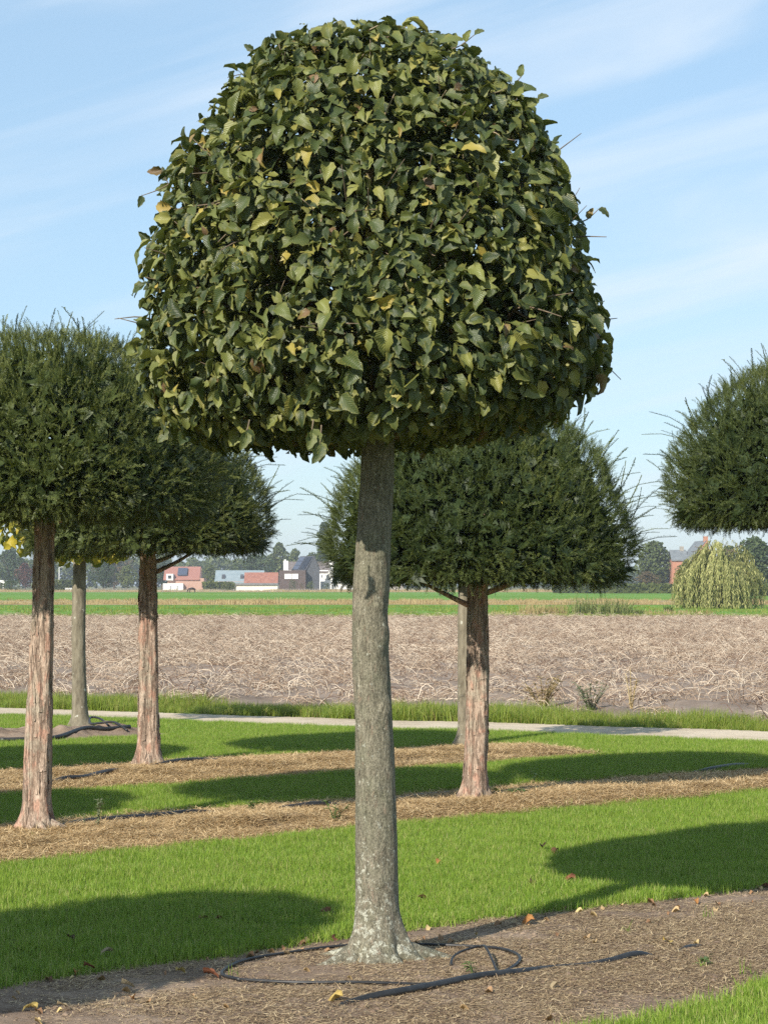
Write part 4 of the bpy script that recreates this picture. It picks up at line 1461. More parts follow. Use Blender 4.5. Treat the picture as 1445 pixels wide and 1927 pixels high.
for a in ((375, 1749, .09, 'brown', 'curled brown leaf in the shaded grass left of the hornbeam with another close beside it', .05),
          (415, 1747, .075, 'brown', 'flat brown leaf in the shaded grass just right of a curled one', .045),
          (130, 1785, .08, 'dark', 'dark brown leaf in the shaded grass near the left edge', .05),
          (213, 1812, .075, 'pale', 'pale tan leaf standing up in the shaded grass near the soil', .05),
          (180, 1840, .075, 'red', 'reddish brown leaf where the shaded grass meets the soil', .03),
          (143, 1848, .07, 'orange', 'orange leaf on the soil edge below the dark leaf', .03),
          (332, 1846, .07, 'yellow', 'bright yellow leaf on the soil left of the hose ring', .02),
          (385, 1852, .11, 'red', 'large reddish leaf lying beside the left end of the hose ring', .02),
          (645, 1900, .10, 'yellow', 'crumpled yellow leaf against the buried start of the thick pipe', .03),
          (828, 1638, .065, 'orange', 'orange leaf in the sunlit grass right of the hornbeam trunk', .055),
          (787, 1707, .08, 'brown', 'brown leaf in the sunlit grass close beside the hornbeam trunk', .05),
          (602, 1735, .08, 'brown', 'brown leaf in the shade close to the left of the hornbeam trunk', .05),
          (1022, 1612, .095, 'dark', 'dark crumpled leaf at the tip of the big shadow on the grass', .06),
          (1050, 1614, .09, 'brown', 'brown leaf lying flat just right of the dark crumpled one', .05),
          (1083, 1672, .10, 'red', 'long reddish leaf in the shadow on the right lawn', .05),
          (1003, 1676, .075, 'brown', 'brown leaf at the lower rim of the shadow on the right lawn', .05),
          (1005, 1748, .09, 'orange', 'orange leaf standing at the grass edge beside the trunk shadow', .03),
          (958, 1750, .07, 'pale', 'pale leaf at the grass edge left of the orange one', .02),
          (1306, 1706, .08, 'orange', 'orange tan leaf at the shaded grass edge on the right', .02),
          (1432, 1676, .085, 'brown', 'brown leaf on the soil at the right picture edge', .02),
          (1050, 1871, .06, 'pale', 'pale leaf on the bare soil below the thick pipe', .02),
          (1262, 1793, .085, 'yellow', 'tan yellow leaf on the chaff above the end of the thick pipe', .02),
          (70, 1920, .085, 'yellow', 'yellow leaf on the soil in the bottom corner', .02),
          (130, 1919, .07, 'pale', 'pale leaf on the soil next to the yellow corner leaf', .02),
          (255, 1880, .085, 'pale', 'long pale leaf on the shaded soil below the lawn edge', .02),
          (248, 1900, .06, 'orange', 'small orange leaf on the soil at the bottom left', .02),
          (545, 1812, .06, 'pale', 'pale leaf beside the back of the hose ring', .02),
          (630, 1788, .075, 'red', 'reddish leaf where the hose ring meets the trunk foot', .03)):
    fallen(*a)


# ------------------------------------------------------------------ small plants
def weed(label, px, py, h, nst, mat, leafn, leafl, spread=0.15, cat='weed', seed=0, name='weed', Ycat=None, group=None, dryst=None):
    g = G(px, py)
    z0 = hgt(g)
    t = thing(name, label, cat, (g[0], g[1], z0), 0, group)
    rs = random.Random(seed)
    lt = leaf_template(0.3, 0.3, 0.2, rows=3, cols=2, width=0.22, serr=0, seed=seed)
    parts, rn = [], []
    for i in range(nst):
        a = rs.uniform(0, 6.28); hh = h * rs.uniform(.6, 1)
        path = smooth_path([(0, 0, -.02), (spread * .4 * math.cos(a), spread * .4 * math.sin(a), hh * .5), (spread * math.cos(a), spread * math.sin(a), hh)], 4)
        b = MB(); b.tube(path, np.linspace(.004, .0015, len(path)) * max(1, h / .25), 4)
        b.build('stem', dryst or mat, t, True)
        q = [path[rs.randrange(2, len(path))] + np.array([0, 0, rs.uniform(-.01, .01)]) for _ in range(leafn)]
        ang = [rs.uniform(0, 6.28) for _ in q]
        P_ = np.array(q); T_ = np.array([(math.cos(a_), math.sin(a_), rs.uniform(0, 1.0)) for a_ in ang]); N_ = np.tile(np.array([0.05, 0, 1.0]), (len(q), 1)) + np.array([(-.3 * math.cos(a_), -.3 * math.sin(a_), 0) for a_ in ang])
        parts.append(scatter(lt, P_, T_, N_, np.array([leafl * rs.uniform(.5, 1.1) for _ in q])))
        rn.append(np.repeat(np.array([rs.random() * .6 for _ in q]), len(lt[0])))
    V, f3, f4, lu = join(parts)
    o = ob('leaves', npmesh('leaves', V, [f4], mat, True, {'rnd': np.concatenate(rn), 'lu': lu}), t)
    o['kind'] = 'stuff'


weed('slender grey green weed growing beside the peeling yew trunk', 185, 1572, .19, 3, WEEDG, 22, .03, .02, seed=1)
weed('tiny grey weed stalk close to the yew root', 158, 1570, .09, 1, WEEDG, 14, .02, .01, seed=2)
weed('small star shaped green weed on the straw bed', 474, 1539, .07, 3, WEED, 8, .05, .03, seed=3)
weed('leafy green weed growing left of the hornbeam trunk in the straw', 630, 1556, .14, 4, WEED, 12, .045, .08, seed=4)
weed('low green weeds at the foot of the forked yew trunk', 952, 1508, .07, 6, WEED, 10, .05, .16, seed=5)
weed('small seedling on the straw beside the forked yew', 1003, 1478, .09, 2, WEED, 6, .05, .03, seed=6)
weed('little green seedling inside the hose ring', 890, 1846, .06, 2, WEED, 6, .032, .02, seed=7)
weed('green rosette weed on the soil below the pipe end', 1318, 1826, .035, 3, WEED, 6, .04, .04, seed=8)
weed('tall dry tan dock stalks at the near edge of the field', 1020, 1340, .48, 16, DRYG, 26, .05, .22, seed=9, name='dock_plant', cat='dry weed')
weed('bushy grey green weed at the near edge of the field', 1112, 1346, .40, 14, WEEDG, 20, .055, .20, seed=10)
weed('thin tall straw coloured weed standing right of the bushy one', 1187, 1345, .62, 4, DRYG, 22, .045, .07, seed=11, cat='dry weed')
weed('reddish brown dead weed at the field edge left of the hornbeam', 398, 1322, .3, 8, HAULM, 12, .06, .15, seed=12, cat='dry weed')
b = MB(); g = G(1098, 1762); b.tube(smooth_path([(g[0], g[1], 0), (g[0] - .006, g[1], .03), (g[0] - .014, g[1], .058)], 3), np.linspace(.003, .002, 7), 5)
tag(b.build('twig', TWIG, None, True), 'short bare twig stuck upright in the soil by the lawn edge', 'twig')
b = MB(); g = G(1410, 1818); b.tube(smooth_path([(g[0], g[1], .02), (g[0] + .02, g[1], .05), (g[0] + .035, g[1], .09)], 3), np.linspace(.003, .0015, 7), 5)
tag(b.build('twig', TWIG, None, True), 'thin bent twig on the soil near the bottom right grass', 'twig')


# ------------------------------------------------------------------ far trees
def lobes_tree(name, label, px, Y, w, h, mat, seed, trunk_h=None, n=1500, lob=9, ls=None, cat='tree', group=None, pw=1.0, squash=1.0, dz=0.0):
    """w,h in photo pixels; trunk + crown of many leaf clumps"""
    m = Y / FPX
    w, h = w * m, h * m
    t = thing(name, label, cat, (at(px, Y), Y, dz), 0, group)
    rs = random.Random(seed); rg = np.random.default_rng(seed)
    th = (h * 0.18) if trunk_h is None else trunk_h * m
    if th > 0:
        b = MB(); b.tube(smooth_path([(0, 0, -.3), (w * .01, 0, th), (0, 0, h * .6)], 4), np.linspace(h * .03, h * .01, 9), 7)
        b.build('trunk', FARW, t, True)
        for i in range(4):
            a = i * 1.6 + rs.random()
            b = MB(); b.tube(smooth_path([(0, 0, th * .9 + h * .08 * i), (w * .16 * math.cos(a), w * .16 * math.sin(a), h * (.4 + .07 * i)), (w * .28 * math.cos(a), w * .28 * math.sin(a), h * (.55 + .07 * i))], 3), np.linspace(h * .012, h * .004, 7), 5)
            b.build('limb', FARW, t, True)
    Cc, Rr = [], []
    for i in range(lob):
        f = i / max(1, lob - 1)
        zc = th * .8 + (h - th * .8) * (0.18 + 0.66 * f)
        spread = (math.sin(math.pi * (0.2 + 0.72 * f)) ** pw)
        a = i * 2.4 + rs.uniform(-.4, .4)
        rr = w * rs.uniform(.20, .30) * (0.55 + 0.5 * spread)
        off = max(0, w * .5 * spread - rr)
        Cc.append((off * math.cos(a), off * math.sin(a) * squash, zc)); Rr.append((rr, rr, min(rr * rs.uniform(.8, 1.2), (h - zc) if i > lob - 3 else 9e9, zc - th * .55 + .05)))
    li = rg.integers(0, lob, n)
    d = unit(rg.normal(0, 1, (n, 3)))
    P = np.array(Cc)[li] + d * np.array(Rr)[li] * (rg.uniform(.55, 1.05, n) ** .6)[:, None]
    P[:, 2] = np.clip(P[:, 2], 0.05, h * 1.02)
    ls = ls or max(w, h) * .045
    q = np.array([(-.5, 0, .1), (0, .5, -.1), (.5, .05, .12), (.05, -.5, -.05), (-.25, .42, 0), (.35, -.4, .1)])
    F3 = np.array([(0, 3, 1), (3, 2, 1), (0, 1, 4), (3, 5, 2)])
    V, f3, f4, lu = scatter((q, F3, np.zeros((0, 4), int), np.zeros((6, 3))), P, rg.normal(0, 1, (n, 3)), d + np.array([0, -.3, .5]) + rg.normal(0, .6, (n, 3)), rg.uniform(.6, 1.4, n) * ls)
    rn = np.repeat(np.clip(rg.normal(.45, .2, n) + 0.25 * (vn(P, 3 / max(w, .1), seed, 2) - .5), 0, .95), 6)
    me = npmesh('crown', V, [f3], mat, False, {'rnd': rn, 'lu': lu})
    c = ob('crown', me, t); c['kind'] = 'stuff'
    return t


LT = lobes_tree


def far_wood(px0, px1, Y, h0, h1, n, seed, mat):
    rg = np.random.default_rng(seed)
    m = Y / FPX
    px = rg.uniform(px0, px1, n)
    top = (h0 + (h1 - h0) * vn2(px, px * 0, 0.03, seed, 3)) * m
    top *= 0.8 + 0.4 * vn2(px, px * 0, 0.16, seed + 1, 2)
    dy = rg.uniform(0, 25, n)
    P = np.stack([at(px, Y), Y + dy, rg.random(n) ** .6 * top], 1)
    q = np.array([(-.5, 0, .1), (0, .5, -.1), (.5, .05, .12), (.05, -.5, -.05)])
    V, f3, f4, lu = scatter((q, np.array([(0, 3, 1), (3, 2, 1)]), np.zeros((0, 4), int), np.zeros((4, 3))), P, rg.normal(0, 1, (n, 3)), np.array([0, -.5, .6]) + rg.normal(0, .6, (n, 3)), rg.uniform(.9, 2.2, n) * m / .2)
    o = ob('far_woodland', npmesh('far_woodland', V, [f3], mat, False, {'rnd': np.repeat(np.clip(rg.normal(.4, .2, n), 0, .9), 4), 'lu': lu}))
    tag(o, kind='stuff')


far_wood(-60, 720, 900, 34, 66, 9000, 3, FL['mid'])
far_wood(700, 1500, 950, 24, 48, 7000, 4, FL['dark'])
D = 560.0
LT('tree', 'broad grey green trees end at the left picture edge beside a white porch', 22, 620, 70, 84, FL['dark'], 1)
LT('tree', 'reddish purple leaved tree behind the leftmost yew trunk', 48, 590, 44, 54, FL['red'], 2)
LT('tree', 'dark round tree between the reddish tree and the slim grey trunk', 82, 640, 60, 82, FL['dark'], 3)
LT('tree', 'dark bushy tree seen between the slim grey trunk and the mossy yew trunk', 195, 545, 62, 60, FL['dark'], 4, n=2000)
LT('tree', 'olive coloured tree left of the mossy yew trunk', 240, 560, 46, 48, FL['mid'], 5)
LT('tree', 'tall grey brown tree behind the dark bushy one', 215, 700, 90, 80, FL['brown'], 6)
LT('tree', 'dark tree directly left of the red roofed house', 305, 620, 40, 60, FL['dark'], 7)
LT('tree', 'dark tree between the red roofed house and the slate roofed barn', 395, 600, 46, 50, FL['mid'], 8)
LT('tree', 'dark conifers behind the red roofed shed', 480, 640, 90, 66, FL['dark'], 9, n=2000)
LT('tree', 'tall light green tree behind the white chimney left of the dark house', 526, 690, 52, 92, FL['mid'], 10, n=2200)
LT('tree', 'lower green tree just behind the dark house ridge', 556, 680, 44, 80, FL['mid'], 11)
LT('tree', 'small green tree right of the dark house ridge', 588, 690, 50, 72, FL['mid'], 12)
LT('poplar_tree', 'tall narrow poplar at the left edge of the forked yew crown', 612, 600, 34, 140, FL['dark'], 13, n=2600, lob=16, pw=.4, ls=.9)
LT('tree', 'dark tree behind the white house right of the poplar', 655, 700, 90, 80, FL['dark'], 14)
LT('tree', 'green tree behind the hornbeam trunk over the white house', 720, 720, 80, 62, FL['mid'], 15)
LT('bush', 'grey green bush in the pasture right of the hornbeam trunk', 838, 300, 64, 64, FL['mid'], 16, trunk_h=0, cat='bush', n=1800)
LT('tree', 'round light green tree left of the brick gabled house', 1232, 480, 84, 96, FL['mid'], 17, n=3600, lob=13)
LT('bush', 'brownish bush at the foot of the round light green tree', 1218, 430, 60, 40, FL['brown'], 18, trunk_h=0, cat='bush')
LT('tree', 'dark green tree behind the weeping willow at the right edge', 1420, 330, 90, 112, FL['dark'], 19, n=3800, lob=13)
LT('tree', 'mid green tree behind the weeping willow crown', 1372, 420, 60, 92, FL['mid'], 20, n=2600)
LT('tree', 'olive tree hiding the walls of the brick gabled house', 1292, 440, 50, 64, FL['light'], 24, trunk_h=6, n=2200)
LT('tree', 'distant tree behind the forked yew trunk', 960, 640, 90, 56, FL['mid'], 21)
LT('tree', 'distant dark tree behind the low yew limb', 790, 650, 80, 58, FL['dark'], 22)
LT('tree', 'distant tree glimpsed under the right side of the forked yew crown', 1090, 640, 110, 56, FL['mid'], 23)
# shrubs in front of the houses
for i, (px, w, h, mt, lb) in enumerate(((552, 26, 17, 'dark', 'dark shrub below the white windows of the dark house'), (585, 24, 14, 'mid', 'round olive shrub at the foot of the dark gable'),
                                        (568, 14, 12, 'brown', 'small brownish shrub between the two shrubs of the dark house'), (615, 26, 11, 'dark', 'low dark shrub in front of the white house'),
                                        (428, 40, 11, 'light', 'light green hedge shrub left of the white shed'), (20, 60, 16, 'dark', 'dark clipped shrub below the white porch'),
                                        (666, 26, 12, 'dark', 'low dark shrub left of the hornbeam trunk near the white house'))):
    LT('shrub', lb, px, 500, w, h + 6, FL[mt], 40 + i, trunk_h=0, n=420, lob=6, cat='shrub')


def hedge(label, px0, px1, Y, h, mat, seed):
    x0, x1 = at(px0, Y), at(px1, Y)
    hh = h * Y / FPX
    rg = np.random.default_rng(seed)
    t = thing('hedge', label, 'hedge', ((x0 + x1) / 2, Y, 0))
    L = x1 - x0
    n = int(900)
    P = np.stack([rg.uniform(-L / 2, L / 2, n), rg.uniform(-.6, .6, n), rg.uniform(0, 1, n) ** .7 * hh], 1)
    q = np.array([(-.5, 0, .1), (0, .5, -.1), (.5, .05, .12), (.05, -.5, -.05)])
    V, f3, f4, lu = scatter((q, np.array([(0, 3, 1), (3, 2, 1)]), np.zeros((0, 4), int), np.zeros((4, 3))), P, rg.normal(0, 1, (n, 3)), np.array([0, -.5, .6]) + rg.normal(0, .6, (n, 3)), rg.uniform(.5, 1.1, n))
    c = ob('foliage', npmesh('foliage', V, [f3], mat, False, {'rnd': np.repeat(rg.random(n) * .8, 4), 'lu': lu}), t); c['kind'] = 'stuff'
    b = MB(); b.box(-L / 2, L / 2, -.45, .45, 0, hh * .92); b.build('core', mat, t)


hedge('long clipped green hedge left of the weeping willow', 1095, 1275, 390, 17, FL['hedge'], 1)
hedge('taller yellow green hedge end under the forked yew crown', 1040, 1095, 400, 20, FL['hedge'], 2)
hedge('low clipped hedge between the red roofed house and the white shed', 383, 440, 520, 16, FL['hedge'], 3)
hedge('low olive hedge behind the leftmost trunks', 90, 150, 530, 20, FL['hedge'], 4)
hedge('green hedge on the far right behind the willow', 1385, 1470, 300, 20, FL['dark'], 5)


# weeping willow
def willow(label, px, Y, w, h, seed):
    m = Y / FPX; w, h = w * m, h * m
    t = thing('willow_tree', label, 'tree', (at(px, Y), Y, 0))
    rg = np.random.default_rng(seed); rs = random.Random(seed)
    b = MB(); b.tube(smooth_path([(0, 0, -.2), (.1, 0, h * .3), (-.1, 0, h * .62)], 4), np.linspace(.16, .07, 9), 8); b.build('trunk', FARW, t, True)
    for i in range(9):
        a = i * .7 + rs.random() * .4; r = w * rs.uniform(.2, .36)
        b = MB(); b.tube(smooth_path([(0, 0, h * .45), (r * .5 * math.cos(a), r * .5 * math.sin(a), h * .8), (r * math.cos(a), r * math.sin(a), h * rs.uniform(.78, .95))], 4), np.linspace(.06, .02, 9), 5)
        b.build('limb', FARW, t, True)
    P, T, N, Sz, rn = [], [], [], [], []
    stem = MB()
    for i in range(640):
        a = rs.uniform(0, 6.28); q = math.sqrt(rs.random())
        top = h * (1 - .42 * q ** 2.2) * rs.uniform(.80, 1.0) * (.9 + .14 * math.sin(3 * a + 1) + .06 * math.sin(7 * a))
        r0 = w * .42 * q
        r1 = r0 + w * rs.uniform(.03, .12)
        bot = max(.15, top - h * rs.uniform(.25, .95))
        shade = rs.random()
        pts = []
        for s in np.linspace(0, 1, 7):
            rr = r0 + (r1 - r0) * (1 - (1 - s) ** 2.5)
            z = top + h * .04 * math.sin(s * 3) - (top - bot) * s ** 1.25
            pts.append((rr * math.cos(a) + rs.gauss(0, .02), rr * math.sin(a) + rs.gauss(0, .02), z))
        pts = np.array(pts)
        stem.tube(pts, .008, 3, shade, cap=False)
        for s in np.linspace(0.02, 1, 30):
            k = s * 5.99; j = int(k); p = pts[j] * (1 - k + j) + pts[min(j + 1, 6)] * (k - j)
            P.append(p + np.array([rs.gauss(0, .05), rs.gauss(0, .05), 0])); T.append((rs.gauss(0, .35), rs.gauss(0, .35), -1)); N.append((math.cos(a) + rs.gauss(0, .5), math.sin(a) + rs.gauss(0, .5), .3))
            Sz.append(rs.uniform(.14, .30)); rn.append(min(.95, max(0, shade * .8 + rs.gauss(0, .1))))
    q = np.array([(-.13, 0, 0), (.13, 0, 0), (.1, .6, .03), (-.1, .6, .03), (0, 1, 0)])
    V, f3, f4, lu = scatter((q, np.array([(3, 2, 4)]), np.array([(0, 1, 2, 3)]), np.zeros((5, 3))), np.array(P), np.array(T, float), np.array(N, float), np.array(Sz))
    c = ob('crown', npmesh('crown', V, [f3, f4], FL['willow'], False, {'rnd': np.repeat(np.array(rn), 5), 'lu': lu}), t); c['kind'] = 'stuff'
    o = stem.build('hanging_branches', FL['willow'], t); o['kind'] = 'stuff'


willow('pale yellow green weeping willow with strands hanging to the ground', 1349, 146, 176, 134, 5)


# young willow scrub and dry grass clumps at the far field edge
def clump(name, label, px, py, w, h, mat, seed, n=160, cat='bush', lean=.5, bw=.03):
    g = G(px, py); m = g[1] / FPX
    me = blades_mesh('stalks', n, w * m * .5, h * m * .35, h * m, bw, lean, mat, rows=3)
    t = thing(name, label, cat, (g[0], g[1], 0))
    c = ob('stalks', me, t); c['kind'] = 'stuff'


clump('dry_grass_clump', 'tan dry grass clump at the far field edge right of the forked yew trunk', 1000, 1159, 50, 34, DRYG, 1, cat='grass clump', n=220)
clump('dry_grass_clump', 'second tan dry grass clump touching the young willow scrub', 1042, 1158, 54, 32, DRYG, 2, cat='grass clump', n=240)
clump('dry_grass_clump', 'low dry grass between the willow scrub and the weeping willow', 1260, 1156, 170, 14, DRYG, 3, cat='grass clump', n=420)
clump('dry_grass_clump', 'low dry grass left of the tan clumps', 950, 1160, 60, 14, DRYG, 4, cat='grass clump', n=160)
clump('willow_scrub', 'loose yellow green young willow scrub at the far field edge', 1130, 1156, 120, 44, far_leaf('scrub_leaf', (0.15, 0.17, 0.06), (0.24, 0.25, 0.1)), 5, n=420, lean=.7, bw=.05)
clump('dark_weeds', 'dark green weeds in front of the young willow scrub', 1190, 1157, 46, 14, FL['mid'], 6, n=160, cat='weed', bw=.06)
clump('dark_weeds', 'small dark weed left of the weeping willow foot', 1257, 1152, 16, 18, FL['dark'], 7, n=40, cat='weed', bw=.07)

# ------------------------------------------------------------------ houses
RED = simple('red_tiles', (0.27, 0.125, 0.10), (0.34, 0.165, 0.13), 3, .85)
OLDRED = simple('weathered_tiles', (0.23, 0.10, 0.075), (0.33, 0.15, 0.105), 1.4, .9)
SLATE = simple('slate_roof', (0.13, 0.145, 0.155), (0.19, 0.205, 0.215), 1.2, .6)
BLUEG = simple('blue_grey_roof', (0.20, 0.25, 0.27), (0.26, 0.31, 0.33), .8, .6)
DARKT = simple('dark_tiles', (0.055, 0.058, 0.07), (0.085, 0.088, 0.10), 1.5, .7)
BROWNT = simple('brown_tiles', (0.13, 0.105, 0.095), (0.18, 0.15, 0.135), 1.5, .8)
DARKW = simple('dark_cladding', (0.062, 0.066, 0.075), (0.085, 0.09, 0.10), .6, .8)
BRNW = simple('brown_brick_wall', (0.085, 0.062, 0.055), (0.12, 0.09, 0.08), .8, .9)
WHITE = simple('white_render', (0.72, 0.72, 0.70), (0.80, 0.79, 0.76), .6, .8)
CREAM = simple('cream_wall', (0.66, 0.64, 0.54), (0.74, 0.71, 0.61), .6, .85)
BRICK = simple('orange_brick', (0.36, 0.165, 0.105), (0.44, 0.225, 0.15), 1.4, .9)
PINKB = simple('pink_brick', (0.38, 0.235, 0.18), (0.45, 0.29, 0.225), 1.2, .9)
GLASS = simple('window_glass', (0.03, 0.035, 0.04), (0.05, 0.055, 0.065), 1, .08, .5)
SOLAR = simple('solar_panel', (0.014, 0.015, 0.022), (0.02, 0.021, 0.03), 2, .45, .3)
SOLARB = simple('blue_solar_panel', (0.055, 0.065, 0.10), (0.075, 0.085, 0.12), 2, .25, .5)
BLIND = simple('white_blind', (0.74, 0.74, 0.73), (0.8, 0.8, 0.79), 1, .6)
WOODG = simple('grey_wood', (0.24, 0.22, 0.19), (0.34, 0.31, 0.27), 2, .9)


class House:
    """box with gable roof; x along the picture, units metres; gable='x' ridge runs along x, 'y' gable faces the camera"""
    def __init__(s, label, px0, px1, Y, name='house', cat='house'):
        s.Y = Y; s.m = Y / FPX; s.px0 = px0
        s.cx = at((px0 + px1) / 2, Y)
        s.t = thing(name, label, cat, (s.cx, Y, 0))

    def X(s, px): return at(px, s.Y) - s.cx
    def Z(s, py): return zt(py, s.Y)

    def box(s, name, px0, px1, py0, py1, y0, y1, mat, parent=None):
        b = MB(); b.box(s.X(px0), s.X(px1), y0, y1, max(s.Z(py1), -.2), s.Z(py0)); return b.build(name, mat, parent or s.t)

    def prism_x(s, name, px0, px1, pyr, pye, y0, y1, mat, th=.25, over=0.3, skew=(0, 0)):
        """roof with ridge along x: two slabs with thickness"""
        x0, x1 = s.X(px0), s.X(px1); zr, ze = s.Z(pyr), s.Z(pye); ym = (y0 + y1) / 2
        b = MB()
        for ya, yb in ((y0 - over, ym), (y1 + over, ym)):
            V = [(x0, ya, ze), (x1, ya, ze), (x1 - skew[1], yb, zr), (x0 + skew[0], yb, zr), (x0, ya, ze - th), (x1, ya, ze - th), (x1 - skew[1], yb, zr - th), (x0 + skew[0], yb, zr - th)]
            b.add(V, [(0, 1, 2, 3), (7, 6, 5, 4), (0, 4, 5, 1), (1, 5, 6, 2), (2, 6, 7, 3), (3, 7, 4, 0)])
        return b.build(name, mat, s.t)

    def gable_x(s, name, px, pyr, pye, y0, y1, mat, th=.3):
        """triangular end walls for prism_x"""
        x = s.X(px); zr, ze = s.Z(pyr) - .3, s.Z(pye) - .05; ym = (y0 + y1) / 2
        b = MB(); V = [(x, y0, ze), (x, y1, ze), (x, ym, zr), (x + th, y0, ze), (x + th, y1, ze), (x + th, ym, zr)]
        b.add(V, [(0, 1, 4, 3), (1, 2, 5, 4), (2, 0, 3, 5)]); b.add(V, [(0, 2, 1), (3, 4, 5)])
        return b.build(name, mat, s.t)

    def window(s, px0, px1, py0, py1, y, frame=WHITE, pane=GLASS, parent=None):
        x0, x1, z0, z1 = s.X(px0), s.X(px1), s.Z(py1), s.Z(py0)
        b = MB(); f = .12
        b.box(x0, x1, y - .08, y + .05, z0, z0 + f); b.box(x0, x1, y - .08, y + .05, z1 - f, z1)
        b.box(x0, x0 + f, y - .079, y + .049, z0 + f, z1 - f); b.box(x1 - f, x1, y - .079, y + .049, z0 + f, z1 - f)
        w = b.build('window', frame, parent or s.t)
        p = MB(); p.box(x0 + f, x1 - f, y - .03, y + .03, z0 + f, z1 - f); p.build('pane', pane, w)


# red roofed house, left
h = House('red roofed house with a white dormer and a small solar panel left of the hedge', 306, 386, 545)
h.box('wall', 316, 384, 1088, 1113, 0, 8, PINKB); h.box('plinth', 308, 346, 1098, 1113, -1.2, -.05, WHITE)
h.prism_x('roof', 308, 376, 1066, 1090, 0, 8, RED)
h.gable_x('gable', 375, 1066, 1090, 0, 8, PINKB)
h.box('dormer', 314, 327, 1080, 1092, -.9, 2.2, WHITE); h.window(316.5, 324.5, 1082, 1090, -.95)
b = MB(); x0, x1 = h.X(334), h.X(352); b.add([(x0, .55, h.Z(1083)), (x1, .55, h.Z(1083)), (x1, 2.9, h.Z(1071)), (x0, 2.9, h.Z(1071)), (x0, .55, h.Z(1083) + .35), (x1, .55, h.Z(1083) + .35), (x1, 2.9, h.Z(1071) + .35), (x0, 2.9, h.Z(1071) + .35)], [(3, 2, 1, 0), (4, 5, 6, 7), (0, 1, 5, 4), (1, 2, 6, 5), (2, 3, 7, 6), (3, 0, 4, 7)])
b.build('solar_panel', SOLARB, h.t)
for px in (318, 331, 344): h.box('post', px, px + 1.4, 1098, 1113, -2.0, -1.8, WHITE)
# slate roofed barn
h = House('long barn with pale blue grey roof and two dark skylights', 404, 496, 560, 'barn', 'barn')
h.box('wall', 408, 494, 1094, 1113, 0, 9, PINKB); h.prism_x('roof', 404, 496, 1073, 1096, 0, 9, BLUEG)
h.gable_x('gable', 405, 1073, 1096, 0, 9, PINKB); h.gable_x('gable', 493, 1073, 1096, 0, 9, PINKB)
for px in (417, 452):
    b = MB(); x0, x1 = h.X(px), h.X(px + 6); b.add([(x0, 1.1, h.Z(1088) + .3), (x1, 1.1, h.Z(1088) + .3), (x1, 2.1, h.Z(1083) + .3), (x0, 2.1, h.Z(1083) + .3), (x0, 1.1, h.Z(1088) - .3), (x1, 1.1, h.Z(1088) - .3), (x1, 2.1, h.Z(1083) - .3), (x0, 2.1, h.Z(1083) - .3)], [(0, 1, 2, 3), (7, 6, 5, 4), (0, 4, 5, 1), (1, 5, 6, 2), (2, 6, 7, 3), (3, 7, 4, 0)])
    b.build('skylight', DARKT, h.t)
# white shed
h = House('low cream shed with a weathered red tiled roof in front of the barn', 438, 524, 520, 'shed', 'shed')
h.box('wall', 441, 522.5, 1100.5, 1114, 0, 6, CREAM); h.box('eaves', 433, 523.5, 1097.5, 1100.3, -.5, 6.3, SLATE)
h.prism_x('roof', 459, 523, 1077, 1097.3, 0.3, 6, OLDRED, .2, .2)
h.gable_x('gable', 459.5, 1077, 1097, .3, 6, PINKB); h.gable_x('gable', 520.5, 1077, 1097, .3, 6, PINKB)
# dark modern house with solar panels
h = House('dark modern house with steep gable, solar panels and two white window blinds', 526, 602, 535)
zr = 1046.5
x = h.X
b = MB()                                              # steep gabled volume, ridge running away from the camera and slightly left
gw = dict(l=x(577), r=x(601.5), a=x(592))
ze, zb_, za = h.Z(1074), 0.0, h.Z(zr)
ridge_back = (x(563), 7.5, za)
b.add([(gw['l'], 0, -.2), (gw['r'], 0, -.2), (gw['r'], 0, h.Z(1072)), (gw['a'], 0, za), (gw['l'], 0, ze)], [(0, 1, 2), (0, 2, 3), (0, 3, 4)])
xb = x(563) - gw['a']
b.add([(gw['l'], 0, -.2), (gw['l'], 0, ze), (gw['l'] + xb, 7.5, ze), (gw['l'] + xb, 7.5, -.2), (gw['r'], 0, -.2), (gw['r'], 0, h.Z(1072)), (gw['r'] + xb, 7.5, h.Z(1072)), (gw['r'] + xb, 7.5, -.2)], [(0, 1, 2, 3), (7, 6, 5, 4)])
b.build('wall', DARKW, h.t)
def sl(name, u0, u1, v0, v1, mat, lift):
    A = np.array([gw['l'] - .25, -.3, ze - .1]); Bv = np.array([xb, 7.5, 0]); Cv = np.array([gw['a'] - gw['l'] + .25, .3, za - ze + .1])
    N_ = unit(np.cross(Bv, Cv)); N_ = N_ if N_[2] > 0 else -N_
    q = [A + Bv * u + Cv * v for u, v in ((u0, v0), (u1, v0), (u1, v1), (u0, v1))]
    V = [p + N_ * lift for p in q] + [p + N_ * (lift - .12) for p in q]
    bb = MB(); bb.add(V, [(0, 1, 2, 3), (7, 6, 5, 4), (0, 4, 5, 1), (1, 5, 6, 2), (2, 6, 7, 3), (3, 7, 4, 0)])
    return bb.build(name, mat, h.t)
sl('roof', 0, 1, 0, 1.0, DARKT, 0.1)
b = MB(); b.add([(gw['a'], -.3, za + .05), (gw['a'] + xb, 7.5, za + .05), (gw['r'] + xb + .2, 7.5, h.Z(1072)), (gw['r'] + .2, -.3, h.Z(1072)),
                 (gw['a'], -.3, za - .1), (gw['a'] + xb, 7.5, za - .1), (gw['r'] + xb + .2, 7.5, h.Z(1072) - .15), (gw['r'] + .2, -.3, h.Z(1072) - .15)], [(0, 1, 2, 3), (7, 6, 5, 4), (0, 4, 5, 1), (1, 5, 6, 2), (2, 6, 7, 3), (3, 7, 4, 0)])
b.build('roof', DARKT, h.t)
sl('solar_panel', .06, .47, .10, .92, SOLAR, 0.25)
